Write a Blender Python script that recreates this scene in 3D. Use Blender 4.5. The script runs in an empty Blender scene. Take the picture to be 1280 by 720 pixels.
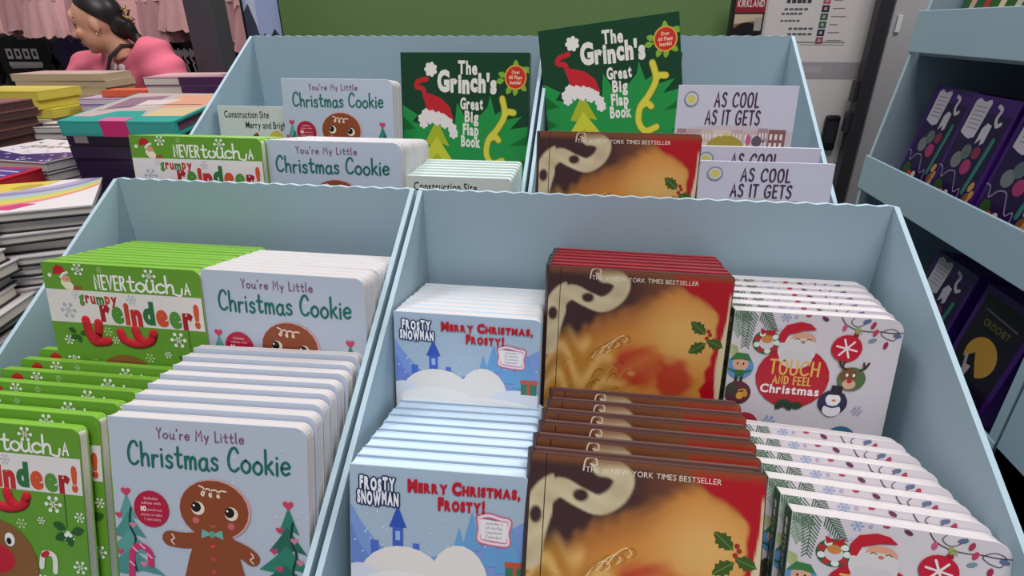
import bpy, bmesh, math, random
from mathutils import Matrix, Vector, geometry
random.seed(7)
S = bpy.context.scene
COL = S.collection
R = math.radians

# ------------------------------------------------------------------ camera, world, lights, exposure
cd = bpy.data.cameras.new('camera'); cam = bpy.data.objects.new('camera', cd); COL.objects.link(cam)
cd.sensor_width = 36; cd.lens = 700 / 1280 * 36; cd.clip_start = .02
A_ = ((0.98984457, 0.05802671, -0.12977141), (0.142132, -0.41999367, 0.89632796), (-0.00249221, -0.90567004, -0.42397591))
cam.matrix_world = Matrix(((A_[0][0], -A_[0][1], -A_[0][2], 0), (A_[1][0], -A_[1][1], -A_[1][2], 0),
                           (A_[2][0], -A_[2][1], -A_[2][2], 1.45), (0, 0, 0, 1)))
S.camera = cam
W = bpy.data.worlds.new('world'); S.world = W; W.use_nodes = True
W.node_tree.nodes['Background'].inputs[0].default_value = (.80, .82, .86, 1)
W.node_tree.nodes['Background'].inputs[1].default_value = .27
def area(name, loc, size, power, target, col=(1, .97, .95)):
    l = bpy.data.lights.new(name, 'AREA'); l.shape = 'RECTANGLE'; l.size, l.size_y = size; l.energy = power; l.color = col
    o = bpy.data.objects.new(name, l); COL.objects.link(o); o.location = loc
    o.rotation_euler = (Vector(target) - Vector(loc)).to_track_quat('-Z', 'Y').to_euler(); return o
area('high_bay_light', (.5, -1.2, 5.5), (3.0, 1.6), 185, (0, .8, 1))
area('high_bay_light', (-2.5, 2.2, 5.5), (3.0, 1.2), 130, (-1.5, 2, 1))
area('high_bay_light', (2.2, 3.4, 5.5), (2.4, 1.2), 130, (.6, 1.8, 1))
S.view_settings.view_transform = 'Standard'; S.view_settings.look = 'None'
S.view_settings.exposure = 0.0; S.view_settings.gamma = 1; S.view_settings.use_curve_mapping = False

# ------------------------------------------------------------------ materials
def lin(c):
    c /= 255.0
    return c / 12.92 if c <= .04045 else ((c + .055) / 1.055) ** 2.4
def rgb(h):
    h = h.lstrip('#'); return tuple(lin(int(h[i:i + 2], 16)) for i in (0, 2, 4)) + (1,)
_M = {}
def mat(h, rough=.45, noise=0, scale=60, bump=0, metal=0, spec=.4):
    k = (h, rough, noise, scale, bump, metal)
    if k in _M: return _M[k]
    m = bpy.data.materials.new('paint_' + h.lstrip('#')); m.use_nodes = True
    n = m.node_tree.nodes; l = m.node_tree.links; p = n['Principled BSDF']
    p.inputs['Base Color'].default_value = rgb(h); p.inputs['Roughness'].default_value = rough
    p.inputs['Metallic'].default_value = metal; p.inputs['Specular IOR Level'].default_value = spec
    if noise or bump:
        tc = n.new('ShaderNodeTexCoord'); t = n.new('ShaderNodeTexNoise'); t.inputs['Scale'].default_value = scale
        t.inputs['Detail'].default_value = 4
        l.new(tc.outputs['Object'], t.inputs['Vector'])
        if noise:
            mx = n.new('ShaderNodeMix'); mx.data_type = 'RGBA'; c = rgb(h)
            mx.inputs['A'].default_value = tuple(v * (1 - noise) for v in c[:3]) + (1,)
            mx.inputs['B'].default_value = tuple(min(1, v * (1 + noise)) for v in c[:3]) + (1,)
            l.new(t.outputs['Fac'], mx.inputs['Factor']); l.new(mx.outputs['Result'], p.inputs['Base Color'])
        if bump:
            b = n.new('ShaderNodeBump'); b.inputs['Strength'].default_value = bump; b.inputs['Distance'].default_value = .002
            l.new(t.outputs['Fac'], b.inputs['Height']); l.new(b.outputs['Normal'], p.inputs['Normal'])
    _M[k] = m; return m
def vcol_mat(name, rough):
    m = bpy.data.materials.new(name); m.use_nodes = True; n = m.node_tree.nodes; p = n['Principled BSDF']
    a = n.new('ShaderNodeVertexColor'); a.layer_name = 'print'
    m.node_tree.links.new(a.outputs['Color'], p.inputs['Base Color']); p.inputs['Roughness'].default_value = rough
    p.inputs['Specular IOR Level'].default_value = .5; return m

# ------------------------------------------------------------------ object helpers
def tag(o, label=None, cat=None, group=None, kind=None):
    if label: o['label'] = label
    if cat: o['category'] = cat
    if group: o['group'] = group
    if kind: o['kind'] = kind
    return o
def thing(name, label, cat, loc=(0, 0, 0), rotz=0, group=None):
    o = bpy.data.objects.new(name, None); COL.objects.link(o); o.empty_display_size = .05
    o.location = loc; o.rotation_euler = (0, 0, rotz); return tag(o, label, cat, group)
def link(name, me, mats, parent=None, smooth=False):
    for m in (mats if isinstance(mats, (list, tuple)) else [mats]): me.materials.append(m)
    if smooth:
        for p in me.polygons: p.use_smooth = True
    o = bpy.data.objects.new(name, me); COL.objects.link(o)
    if parent: o.parent = parent
    return o
def obj(name, bm, mats, parent=None, smooth=False):
    me = bpy.data.meshes.new(name); bm.normal_update(); bm.to_mesh(me); bm.free(); return link(name, me, mats, parent, smooth)
def copy_tree(o, parent=None):
    c = o.copy(); COL.objects.link(c)
    if parent: c.parent = parent
    for ch in list(o.children): copy_tree(ch, c)
    return c
def box(bm, x0, x1, y0, y1, z0, z1, mi=0, bev=0, M=None):
    vs = [bm.verts.new((x, y, z)) for z in (z0, z1) for y in (y0, y1) for x in (x0, x1)]
    fs = [bm.faces.new([vs[i] for i in q]) for q in ((0, 2, 3, 1), (4, 5, 7, 6), (0, 1, 5, 4), (2, 6, 7, 3), (0, 4, 6, 2), (1, 3, 7, 5))]
    for f in fs: f.material_index = mi
    if bev:
        es = list({e for f in fs for e in f.edges}); r = bmesh.ops.bevel(bm, geom=es, offset=bev, segments=2, affect='EDGES', profile=.5)
        vs = list({v for f in r['faces'] for v in f.verts} | {v for v in vs if v.is_valid})
    if M is not None: bmesh.ops.transform(bm, matrix=M, verts=[v for v in vs if v.is_valid])
    return vs
def boxobj(name, d, m, parent=None, bev=.0015):
    bm = bmesh.new(); box(bm, *d, bev=bev); return obj(name, bm, m, parent)
def prism(bm, pts, axis, a, b, mi=0):
    """extrude a 2-D outline along an axis between a and b"""
    def P(p, t): return {'x': (t, p[0], p[1]), 'y': (p[0], t, p[1]), 'z': (p[0], p[1], t)}[axis]
    va = [bm.verts.new(P(p, a)) for p in pts]; vb = [bm.verts.new(P(p, b)) for p in pts]; n = len(pts)
    fs = [bm.faces.new(va), bm.faces.new(vb[::-1])] + [bm.faces.new((va[i], vb[i], vb[(i + 1) % n], va[(i + 1) % n])) for i in range(n)]
    for f in fs: f.material_index = mi
    bmesh.ops.recalc_face_normals(bm, faces=fs); return fs
def tube(bm, pts, r, n=8, mi=0, cap=True):
    pts = [Vector(p) for p in pts]; rs = r if isinstance(r, (list, tuple)) else [r] * len(pts); rings = []
    up = Vector((0, 0, 1))
    for i, p in enumerate(pts):
        d = (pts[min(i + 1, len(pts) - 1)] - pts[max(i - 1, 0)]).normalized()
        a = d.cross(up if abs(d.z) < .95 else Vector((1, 0, 0))).normalized(); b = a.cross(d)
        rings.append([bm.verts.new(p + (a * math.cos(t) + b * math.sin(t)) * rs[i]) for t in [2 * math.pi * k / n for k in range(n)]])
    fs = []
    for A, B in zip(rings, rings[1:]):
        for k in range(n): fs.append(bm.faces.new((A[k], A[(k + 1) % n], B[(k + 1) % n], B[k])))
    if cap: fs += [bm.faces.new(rings[0][::-1]), bm.faces.new(rings[-1])]
    for f in fs: f.material_index = mi
    bmesh.ops.recalc_face_normals(bm, faces=fs)
_SPH = {}
def sphere_data(u, v):
    if (u, v) not in _SPH:
        P = [(0, 0, 1)] + [(math.sin(math.pi * j / v) * math.cos(2 * math.pi * i / u), math.sin(math.pi * j / v) * math.sin(2 * math.pi * i / u), math.cos(math.pi * j / v)) for j in range(1, v) for i in range(u)] + [(0, 0, -1)]
        F = [(0, 1 + i, 1 + (i + 1) % u) for i in range(u)]; L = len(P) - 1
        for j in range(v - 2):
            a, b = 1 + j * u, 1 + (j + 1) * u; F += [(a + i, b + i, b + (i + 1) % u, a + (i + 1) % u) for i in range(u)]
        a = 1 + (v - 2) * u; F += [(a + i, L, a + (i + 1) % u) for i in range(u)]; _SPH[(u, v)] = (P, F)
    return _SPH[(u, v)]
def ball(bm, c, r, sc=(1, 1, 1), mi=0, u=14, v=10, M=None):
    P, F = sphere_data(u, v); c = Vector(c); q = [Vector((x * r * sc[0], y * r * sc[1], z * r * sc[2])) for x, y, z in P]
    if M is not None: q = [M @ p for p in q]
    vs = [bm.verts.new(p + c) for p in q]
    for f in F: bm.faces.new([vs[i] for i in f]).material_index = mi

# ------------------------------------------------------------------ lettering
_G = {}
def glyph(ch, bold):
    k = (ch, bold)
    if k in _G: return _G[k]
    cu = bpy.data.curves.new('glyph', 'FONT'); cu.body = ch; cu.size = 1; cu.offset = bold; cu.resolution_u = 3
    o = bpy.data.objects.new('glyph', cu); COL.objects.link(o)
    dg = bpy.context.evaluated_depsgraph_get(); me = bpy.data.meshes.new_from_object(o.evaluated_get(dg))
    ps = [[(me.vertices[i].co.x, me.vertices[i].co.y) for i in p.vertices] for p in me.polygons]
    xs = [v.co.x for v in me.vertices] or [0]
    bpy.data.meshes.remove(me); bpy.data.objects.remove(o); bpy.data.curves.remove(cu)
    _G[k] = (ps, min(xs), max(xs)); return _G[k]
def catmull(p, n=5):
    if len(p) < 3: return list(p)
    q = [p[0]] + list(p) + [p[-1]]; out = []
    for i in range(1, len(q) - 2):
        for k in range(n):
            t = k / n; a, b, c, d = q[i - 1:i + 3]
            out.append(tuple(.5 * (2 * b[j] + (c[j] - a[j]) * t + (2 * a[j] - 5 * b[j] + 4 * c[j] - d[j]) * t * t + (3 * b[j] - a[j] - 3 * c[j] + d[j]) * t ** 3) for j in (0, 1)))
    return out + [p[-1]]
# single-stroke hand lettering: width ; strokes (L straight, S smooth) in hundredths
PEN = {
'a': '52;S 42,40 25,52 5,35 6,10 22,0 38,14 42,48;S 42,50 42,10 52,0', 'c': '46;S 42,42 26,52 6,38 5,14 22,0 42,8',
'b': '48;L 6,100 6,0;S 6,34 22,52 40,40 42,14 24,0 6,10', 'd': '50;S 42,40 25,52 5,35 6,10 22,0 42,14;L 42,100 42,0',
'e': '46;S 5,26 42,30 38,46 22,52 6,38 6,12 22,0 42,8', 'h': '48;L 6,100 6,0;S 6,28 20,50 36,46 40,25 40,0',
'i': '16;L 7,50 7,0;L 7,72 8,73', 'k': '46;L 6,100 6,0;L 38,52 8,24;L 16,30 42,0', 'l': '20;S 6,100 6,20 8,4 16,0',
'm': '64;L 5,50 5,0;S 5,30 17,50 28,45 30,25 30,0;S 30,30 42,50 53,45 56,25 56,0', 'n': '46;L 5,50 5,0;S 5,28 18,50 34,46 39,25 39,0',
'o': '50;S 25,52 6,38 5,14 25,0 43,13 44,38 25,52', 'r': '36;L 5,50 5,0;S 5,28 16,48 33,48', 's': '40;S 34,44 20,52 7,42 15,29 32,20 30,5 16,0 3,7',
't': '40;S 18,85 16,40 17,8 26,0 36,6;L 2,55 36,55', 'u': '50;S 5,50 6,12 20,0 38,14;S 40,50 40,10 50,0', 'y': '44;L 4,50 21,8;L 41,50 15,-28',
"'": '14;L 8,100 4,80', ' ': '28', '!': '16;L 8,100 7,30;L 7,2 8,3',
'A': '54;L 3,0 27,100 50,0;L 11,36 43,36', 'C': '58;S 54,80 42,98 22,92 5,55 10,14 32,0 55,14', 'D': '54;L 6,0 6,100;S 6,100 40,88 48,50 40,12 6,0',
'E': '44;L 40,100 6,100 6,0 40,0;L 6,52 34,52', 'F': '42;L 40,100 6,100 6,0;L 6,52 34,52', 'G': '60;S 52,82 40,98 20,92 5,52 12,10 34,0 52,16;L 52,16 53,44 34,44',
'H': '54;L 6,100 6,0;L 48,100 48,0;L 6,50 48,50', 'I': '14;L 7,100 7,0', 'L': '40;L 6,100 6,0 38,0', 'M': '68;L 5,0 10,100 33,40 56,100 62,0',
'N': '54;L 6,0 6,100 47,0 47,100', 'O': '56;S 28,100 8,82 5,40 14,6 30,0 46,14 51,60 42,92 28,100', 'R': '50;L 6,0 6,100;S 6,100 36,96 42,76 32,56 6,50;L 22,50 46,0',
'S': '46;S 42,86 28,100 10,90 10,68 36,44 40,18 24,0 4,12', 'T': '48;L 2,100 46,100;L 24,100 24,0', 'U': '54;S 6,100 6,30 14,4 28,0 42,8 48,34 48,100',
'V': '50;L 3,100 25,0 47,100', 'Y': '48;L 4,100 24,52 44,100;L 24,52 24,0'}
class Art:
    """flat print laid on a cover. u runs right, v runs DOWN from the top edge; both in units of the cover width"""
    def __init__(s, w, h, base, rough=.3):
        s.w, s.h, s.rough = w, h, rough; s.layer = 0; s.vs = 1; s.F = []; s.cols = [base]; s.mats = [mat(base, rough)]
    def ci(s, c):
        if c not in s.cols: s.cols.append(c); s.mats.append(mat(c, s.rough))
        return s.cols.index(c)
    def up(s): s.layer += 1
    def poly(s, pts, c, up=True):
        if up: s.up()
        s.F.append((pts, s.ci(c), s.layer))
    def clip(s): pass
    def rect(s, u0, v0, u1, v1, c): s.poly([(u0, v0), (u1, v0), (u1, v1), (u0, v1)], c)
    def ell(s, u, v, ru, rv, c, rot=0, n=22, up=True, a0=0, a1=360):
        cr, sr = math.cos(R(rot)), math.sin(R(rot)); P = []
        m = n if a1 - a0 == 360 else n + 1
        for k in range(m):
            t = R(a0 + (a1 - a0) * k / n); x, y = ru * math.cos(t), rv * math.sin(t); P.append((u + x * cr - y * sr, v + x * sr + y * cr))
        s.poly(P, c, up)
    def line(s, pts, lw, c, smooth=True, up=True, dot=True):
        """a ribbon of even width with round ends; neighbouring pieces share their edges"""
        s.layer += 1 if up else .35
        if smooth: pts = catmull(pts)
        pts = [p for k, p in enumerate(pts) if k == 0 or math.dist(p, pts[k - 1]) > 1e-5]
        if len(pts) < 2: pts = [pts[0], (pts[0][0] + lw * .05, pts[0][1])]
        h = lw / 2; n = len(pts); Ls, Rs = [], []
        ds = [((b[0] - a[0]) / math.dist(a, b), (b[1] - a[1]) / math.dist(a, b)) for a, b in zip(pts, pts[1:])]
        for k in range(n):
            a, b = ds[max(k - 1, 0)], ds[min(k, n - 2)]; mx, my = a[0] + b[0], a[1] + b[1]; L = math.hypot(mx, my) or 1
            mx, my = mx / L, my / L; q = h / max(.55, abs(mx * b[0] + my * b[1])); Ls.append((pts[k][0] - my * q, pts[k][1] + mx * q)); Rs.append((pts[k][0] + my * q, pts[k][1] - mx * q))
        for k in range(n - 1): s.poly([Ls[k], Ls[k + 1], Rs[k + 1], Rs[k]], c, False)
        if dot:
            for p, d, sg in ((pts[0], ds[0], -1), (pts[-1], ds[-1], 1)):
                t0 = math.atan2(d[1] * sg, d[0] * sg); s.poly([(p[0] + h * math.cos(t0 + t), p[1] + h * math.sin(t0 + t)) for t in [math.pi * (k / 5 - .5) for k in range(6)]], c, False)
    def pen(s, txt, u, v, size, lw, c, sx=1, track=.08, width=None, slope=0, jit=0):
        """hand lettering; (u,v) left end of the baseline"""
        tot = sum(float(PEN[ch].split(';')[0]) / 100 + track for ch in txt) - track
        if width: sx = width / (tot * size)
        s.up(); x = 0
        for n, ch in enumerate(txt):
            parts = PEN[ch].split(';'); j = jit * size * (((n * 7) % 5) / 2 - 1)
            for st in parts[1:]:
                pts = [tuple(float(q) / 100 for q in p.split(',')) for p in st[2:].split()]
                pts = [(u + (x + p[0]) * size * sx, v - p[1] * size + slope * (x + p[0]) * size + j) for p in pts]
                s.line(pts, lw, c, st[0] == 'S', False)
            x += float(parts[0]) / 100 + track
    def text(s, txt, u, v, size, c, bold=.02, width=None, gap=.09, cols=None, jit=0, rot=0, sizes=None, wid=1):
        """block lettering; (u,v) left end of the baseline. size = cap height"""
        k = size / .7; items = []; x = 0
        for n, ch in enumerate(txt):
            if ch == ' ': x += .3; continue
            ps, a, b = glyph(ch, bold); f = sizes[n] if sizes else 1
            items.append((ps, x - a * f, f, n)); x += (b - a) * f + gap
        sx = (width / ((x - gap) * k) if width else 1) * wid; s.up(); cr, sr = math.cos(R(rot)), math.sin(R(rot))
        for ps, x0, f, n in items:
            cc = cols[n % len(cols)] if cols else c; j = jit * size * (((n * 5) % 4) / 1.5 - 1)
            for p in ps:
                q = [((x0 + a * f) * k * sx, -(b * f) * k + j) for a, b in p]
                s.poly([(u + a * cr - b * sr, v + a * sr + b * cr) for a, b in q], cc, False)
    def heart(s, u, v, r, c):
        P = [(16 * math.sin(t) ** 3 / 17 * r, -(13 * math.cos(t) - 5 * math.cos(2 * t) - 2 * math.cos(3 * t) - math.cos(4 * t)) / 17 * r) for t in [2 * math.pi * k / 20 for k in range(20)]]
        s.poly([(u + a, v + b) for a, b in P], c)
    def flake(s, u, v, r, c, n=6):
        s.up()
        for k in range(n):
            t = 2 * math.pi * k / n; s.ell(u + r * .8 * math.cos(t), v + r * .8 * math.sin(t), r * .24, r * .24, c, n=8, up=False)
            s.poly([(u + r * (.12 if m < 2 else .5) * math.cos(t + d), v + r * (.12 if m < 2 else .5) * math.sin(t + d)) for m, d in enumerate((-.5, .5, .14, -.14))], c, False)
    def zig(s, u, v, ru, rv, n, k, c, rot=0):
        P = []
        for i in range(2 * n):
            t = math.pi * i / n + R(rot); f = 1 if i % 2 == 0 else k
            P.append((u + ru * f * math.cos(t), v + rv * f * math.sin(t)))
        s.poly(P, c)
    def scallop(s, u, v, r, n, c):   # a soft cloud-like tuft
        P = []
        for k in range(n * 5):
            t = 2 * math.pi * k / (n * 5); q = r * (.8 + .25 * abs(math.sin(n * t / 2))); P.append((u + q * math.cos(t), v + q * math.sin(t)))
        s.poly(P, c)
    def holly(s, u, v, r, rot, c, vein=None):
        P = []; n = 9
        for sgn in (1, -1):
            rng = range(n + 1) if sgn == 1 else range(n - 1, 0, -1)
            for i in rng:
                t = i / n; w = math.sin(math.pi * t) * .62 * (1.12 if i % 2 else .74); P.append(((t - .5) * 2 * r, sgn * w * r))
        cr, sr = math.cos(R(rot)), math.sin(R(rot))
        s.poly([(u + a * cr - b * sr, v + a * sr + b * cr) for a, b in P], c)
        if vein: s.line([(u - .9 * r * cr, v - .9 * r * sr), (u + .9 * r * cr, v + .9 * r * sr)], r * .07, vein, False)
    def add(s, bm, y=0):
        from math import inf
        w, h = s.w, s.h; H = h / w
        for pts, ci, ly in s.F:
            pts = clip_poly([(u, v * s.vs) for u, v in pts], .004, .996, .004, H - .004)
            if len(pts) < 3: continue
            try:
                f = bm.faces.new([bm.verts.new((u * w, y - 1.2e-4 - 1.3e-5 * ly, h - v * w)) for u, v in pts])
            except ValueError: continue
            f.normal_update(); f.material_index = ci
            if f.normal.y > 0: f.normal_flip()
def clip_poly(p, x0, x1, y0, y1):
    for ax, lim, sg in ((0, x0, 1), (0, x1, -1), (1, y0, 1), (1, y1, -1)):
        q = []
        for i in range(len(p)):
            a, b = p[i - 1], p[i]; da, db = sg * (a[ax] - lim), sg * (b[ax] - lim)
            if (da >= 0) != (db >= 0):
                t = da / (da - db); q.append((a[0] + (b[0] - a[0]) * t, a[1] + (b[1] - a[1]) * t))
            if db >= 0: q.append(b)
        p = q
        if not p: break
    return p

# ------------------------------------------------------------------ books
def outline(w, h, r, ins=0, left_r=None):
    P = []; lr = r if left_r is None else left_r
    for cx, cz, a0, rr in ((w - r, h - r, 0, r), (lr, h - lr, 90, lr), (lr, lr, 180, lr), (w - r, r, 270, r)):
        for k in range(6):
            t = R(a0 + 18 * k); P.append((cx + (rr - ins) * math.cos(t), cz + (rr - ins) * math.sin(t)))
    return P
def slab(bm, w, h, y0, y1, r, c=.0004, mi=0, top=None, x0=0, z0=0, left_r=.0008):
    rings = []
    for y, ins in ((y0, c), (y0 + c, 0), (y1 - c, 0), (y1, c)):
        rings.append([bm.verts.new((x0 + a, y, z0 + b)) for a, b in outline(w, h, max(r, .0009), ins, left_r)])
    fs = [bm.faces.new(rings[0][::-1]), bm.faces.new(rings[-1])]
    for A, B in zip(rings, rings[1:]):
        n = len(A)
        for k in range(n): fs.append(bm.faces.new((A[k], A[(k + 1) % n], B[(k + 1) % n], B[k])))
    bmesh.ops.recalc_face_normals(bm, faces=fs)
    for f in fs:
        f.normal_update(); f.material_index = top if (top is not None and f.normal.z > .5) else mi
def make_book(name, label, cat, w, h, t, art, back='#d8d8d8', page='#e4e2e0', pagetop=None, r=.008, ct=.0016, inset=.0006, spine=None, spine_art=None):
    root = thing(name, label, cat)
    bm = bmesh.new(); slab(bm, w, h, 0, ct, r); art.add(bm); obj('front_cover', bm, art.mats, root)
    bm = bmesh.new(); slab(bm, w - 2 * inset, h - 2 * inset, ct, t - ct, max(r - inset, .001), mi=0, top=1, x0=inset, z0=inset)
    obj('page_block', bm, [mat(page, .7, .06, 300), mat(pagetop or page, .6, .05, 200)], root)
    bm = bmesh.new(); slab(bm, w, h, t - ct, t, r); obj('back_cover', bm, mat(back, .35), root)
    if spine:
        bm = bmesh.new(); box(bm, -.0012, .0002, 0, t, 0, h, bev=.0005); ms = [mat(spine, .35)]
        if spine_art:
            sa = Art(t, h, spine, .35); spine_art(sa); b2 = bmesh.new(); sa.add(b2); ms = sa.mats
            bmesh.ops.transform(b2, matrix=Matrix(((0, 1, 0, -.0012), (-1, 0, 0, t), (0, 0, 1, 0), (0, 0, 0, 1))), verts=b2.verts[:])
            tmp = bpy.data.meshes.new('tmp'); b2.to_mesh(tmp); b2.free(); bm.from_mesh(tmp); bpy.data.meshes.remove(tmp)
        obj('spine', bm, ms, root)
    return root
def orient(yaw, lean, roll):
    return Matrix.Rotation(R(yaw), 4, 'Z') @ Matrix.Rotation(-R(lean), 4, 'X') @ Matrix.Rotation(-R(roll), 4, 'Y')
ORD = ['front', 'second', 'third', 'fourth', 'fifth', 'sixth', 'seventh', 'eighth', 'ninth', 'tenth', 'eleventh']
PROTO = {}
def stack(proto, dims, n, TL, yaw, lean, pitch, where, desc, group, roll=0, jit=.001, dyaw=.25, dx=0, perp=True, sz=1, dz=0, k=1):
    """books standing one behind the other; TL = top left front corner of the front book"""
    w, h, t = [v * k for v in dims]
    M0 = orient(yaw, lean, roll); step = M0.to_3x3() @ Vector((0, pitch, 0)) if perp else Vector((0, pitch, 0))
    for i in range(n):
        src, used = PROTO[proto]
        if not used: o = src; PROTO[proto][1] = True
        else: o = copy_tree(src)
        M = orient(yaw + (random.uniform(-dyaw, dyaw) if i else 0), lean, roll)
        p = Vector(TL) + step * i + Vector((dx * i + (random.uniform(-jit, jit) if i else 0), 0, dz * i)) - (M.to_3x3() @ Vector((0, 0, h * sz)))
        M.translation = p; o.matrix_world = M @ Matrix.Diagonal((k, k, sz * k, 1))
        if n == 1: lab = f'{desc} {where}'
        elif i == 0: lab = f'{desc}, front one {where}'
        else: lab = f'{desc}, {ORD[i]} from front {where}'
        tag(o, lab, 'book', group if n > 1 else None)
def proto(key, root): PROTO[key] = [root, False]

# ---- cover prints -------------------------------------------------
def santa_small(a, u, v, s, face='#d9a083'):
    a.poly([(u - s * .5, v), (u - s * .45, v - s * .45), (u - s * .1, v - s * .72), (u + s * .3, v - s * .6), (u + s * .55, v - .1 * s), (u + s * .2, v - s * .12)], '#b52228')
    a.ell(u - s * .78, v + s * .05, s * .15, s * .15, '#e8e4e0'); a.ell(u + s * .42, v + .3 * s, s * .36, s * .3, face)
    a.line([(u + s * .05, v + s * .15), (u + s * .3, v - s * .1), (u + s * .6, v - s * .2)], s * .17, '#eae6e0')
    a.poly([(u + s * .05, v + s * .3), (u + s * .35, v + s * .5), (u + s * .75, v + s * .45), (u + s * .95, v + s * .7), (u + s * .85, v + s * 1.05), (u + s * .3, v + s * 1.0), (u, v + s * .6)], '#eee4cf')
    a.ell(u + s * .55, v + .28 * s, s * .06, s * .05, '#c4675a'); a.rect(u + s * .95, v + s * .72, u + s * 1.5, v + s, '#a84a35')
def art_reindeer(w, h):
    a = Art(w, h, '#64992f', .28); W = '#efeeea'
    a.rect(0, .163, 1, .366, '#e2dcdc')
    santa_small(a, .115, .075, .085)
    a.pen('NEVER', .335, .146, .082, .0125, W, width=.195, track=.14)
    a.pen('touch', .545, .146, .1, .0135, W, width=.295, track=.02)
    a.line([(.84, .15), (.875, .155), (.885, .115)], .012, W)
    a.pen('A', .9, .146, .064, .011, W)
    a.text('grumpy', .215, .236, .062, None, .05, width=.245, cols=['#5c8a34', '#b5282c', '#c03a2a', '#3f7a34', '#cc4a2a', '#b5282c'], jit=.06)
    cs = ['#a81c28', '#4f8c34', '#c8402a', '#c22a2c', '#2f7040', '#d2502c', '#57903a', '#a81c28', '#d2552c']
    a.text('reindeer!', .338, .345, .125, None, .065, width=.635, gap=.05, cols=cs, jit=.06)
    for u, v, r, c in ((.13, .29, .05, '#a9b3c4'), (.555, .2, .03, '#b7bfcc'), (.2, .19, .03, '#cfcfd6'), (.24, .035, .038, W), (.69, .05, .042, W), (.38, .03, .018, '#b9d592'), (.82, .43, .05, W), (.37, .41, .028, '#b9d592'),
                       (.1, .48, .03, W), (.74, .53, .022, W), (.97, .49, .03, W), (.62, .56, .03, '#b9d592'), (.9, .62, .03, W), (.06, .68, .04, W), (.95, .78, .04, W), (.2, .86, .04, W), (.72, .88, .035, W)):
        a.flake(u, v, r, c)
    G = '#2c5a26'
    for du, dv, rt in ((-.055, -.02, 200), (.05, .0, -20), (0, .055, 80), (-.05, .04, 150)):
        a.holly(.17 + du * .7, .43 + dv * .7, .028, rt, G); a.holly(.9 + du, .57 + dv, .042, rt, G)
    a.line([(.89, .37), (.89, .55)], .004, G)
    for du in (-.012, .012, 0): a.ell(.895 + du, .585 + abs(du), .012, .012, W)
    a.ell(.46, .82, .24, .27, '#8a5a30'); a.ell(.38, .66, .03, .04, W); a.ell(.54, .66, .03, .04, W); a.ell(.385, .67, .015, .02, '#1b1512'); a.ell(.535, .67, .015, .02, '#1b1512')
    a.ell(.46, .78, .1, .085, '#c41f35'); a.ell(.43, .75, .022, .016, '#e0606c')
    a.flake(.415, .46, .024, '#ead6d0')
    a.line([(.72, .8), (.74, .72), (.8, .73), (.8, .82)], .03, '#e8e2de'); a.line([(.735, .73), (.76, .715)], .03, '#c22a35')
    return a
def tree(a, u, v, s, lean=0, c='#2e7f6c', d='#256858'):
    for k in range(4):
        y = v + s * .2 * k; hw = s * (.1 + .085 * k); o = lean * k * s * .05
        a.poly([(u + o, y - s * .04), (u + o + hw * .6, y + s * .13), (u + o + hw, y + s * .24), (u + o + hw * .3, y + s * .2), (u + o - hw * .2, y + s * .25), (u + o - hw, y + s * .22), (u + o - hw * .5, y + s * .1)], c if k % 2 == 0 else d)
    a.line([(u + .02, v + s * .12), (u + .01, v + s * .3), (u + .035, v + s * .45), (u + .015, v + s * .62), (u + .03, v + s * .8)], .012, '#173a34')
    a.heart(u, v - s * .06, s * .055, '#c93f63')
    for du, dv in ((-.09, .2), (.05, .3), (-.15, .42), (.1, .52), (-.1, .6), (.14, .72), (-.2, .75)): a.heart(u + du * s, v + dv * s, s * .04, '#d0809a' if du > 0 else '#c43f66')
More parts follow.
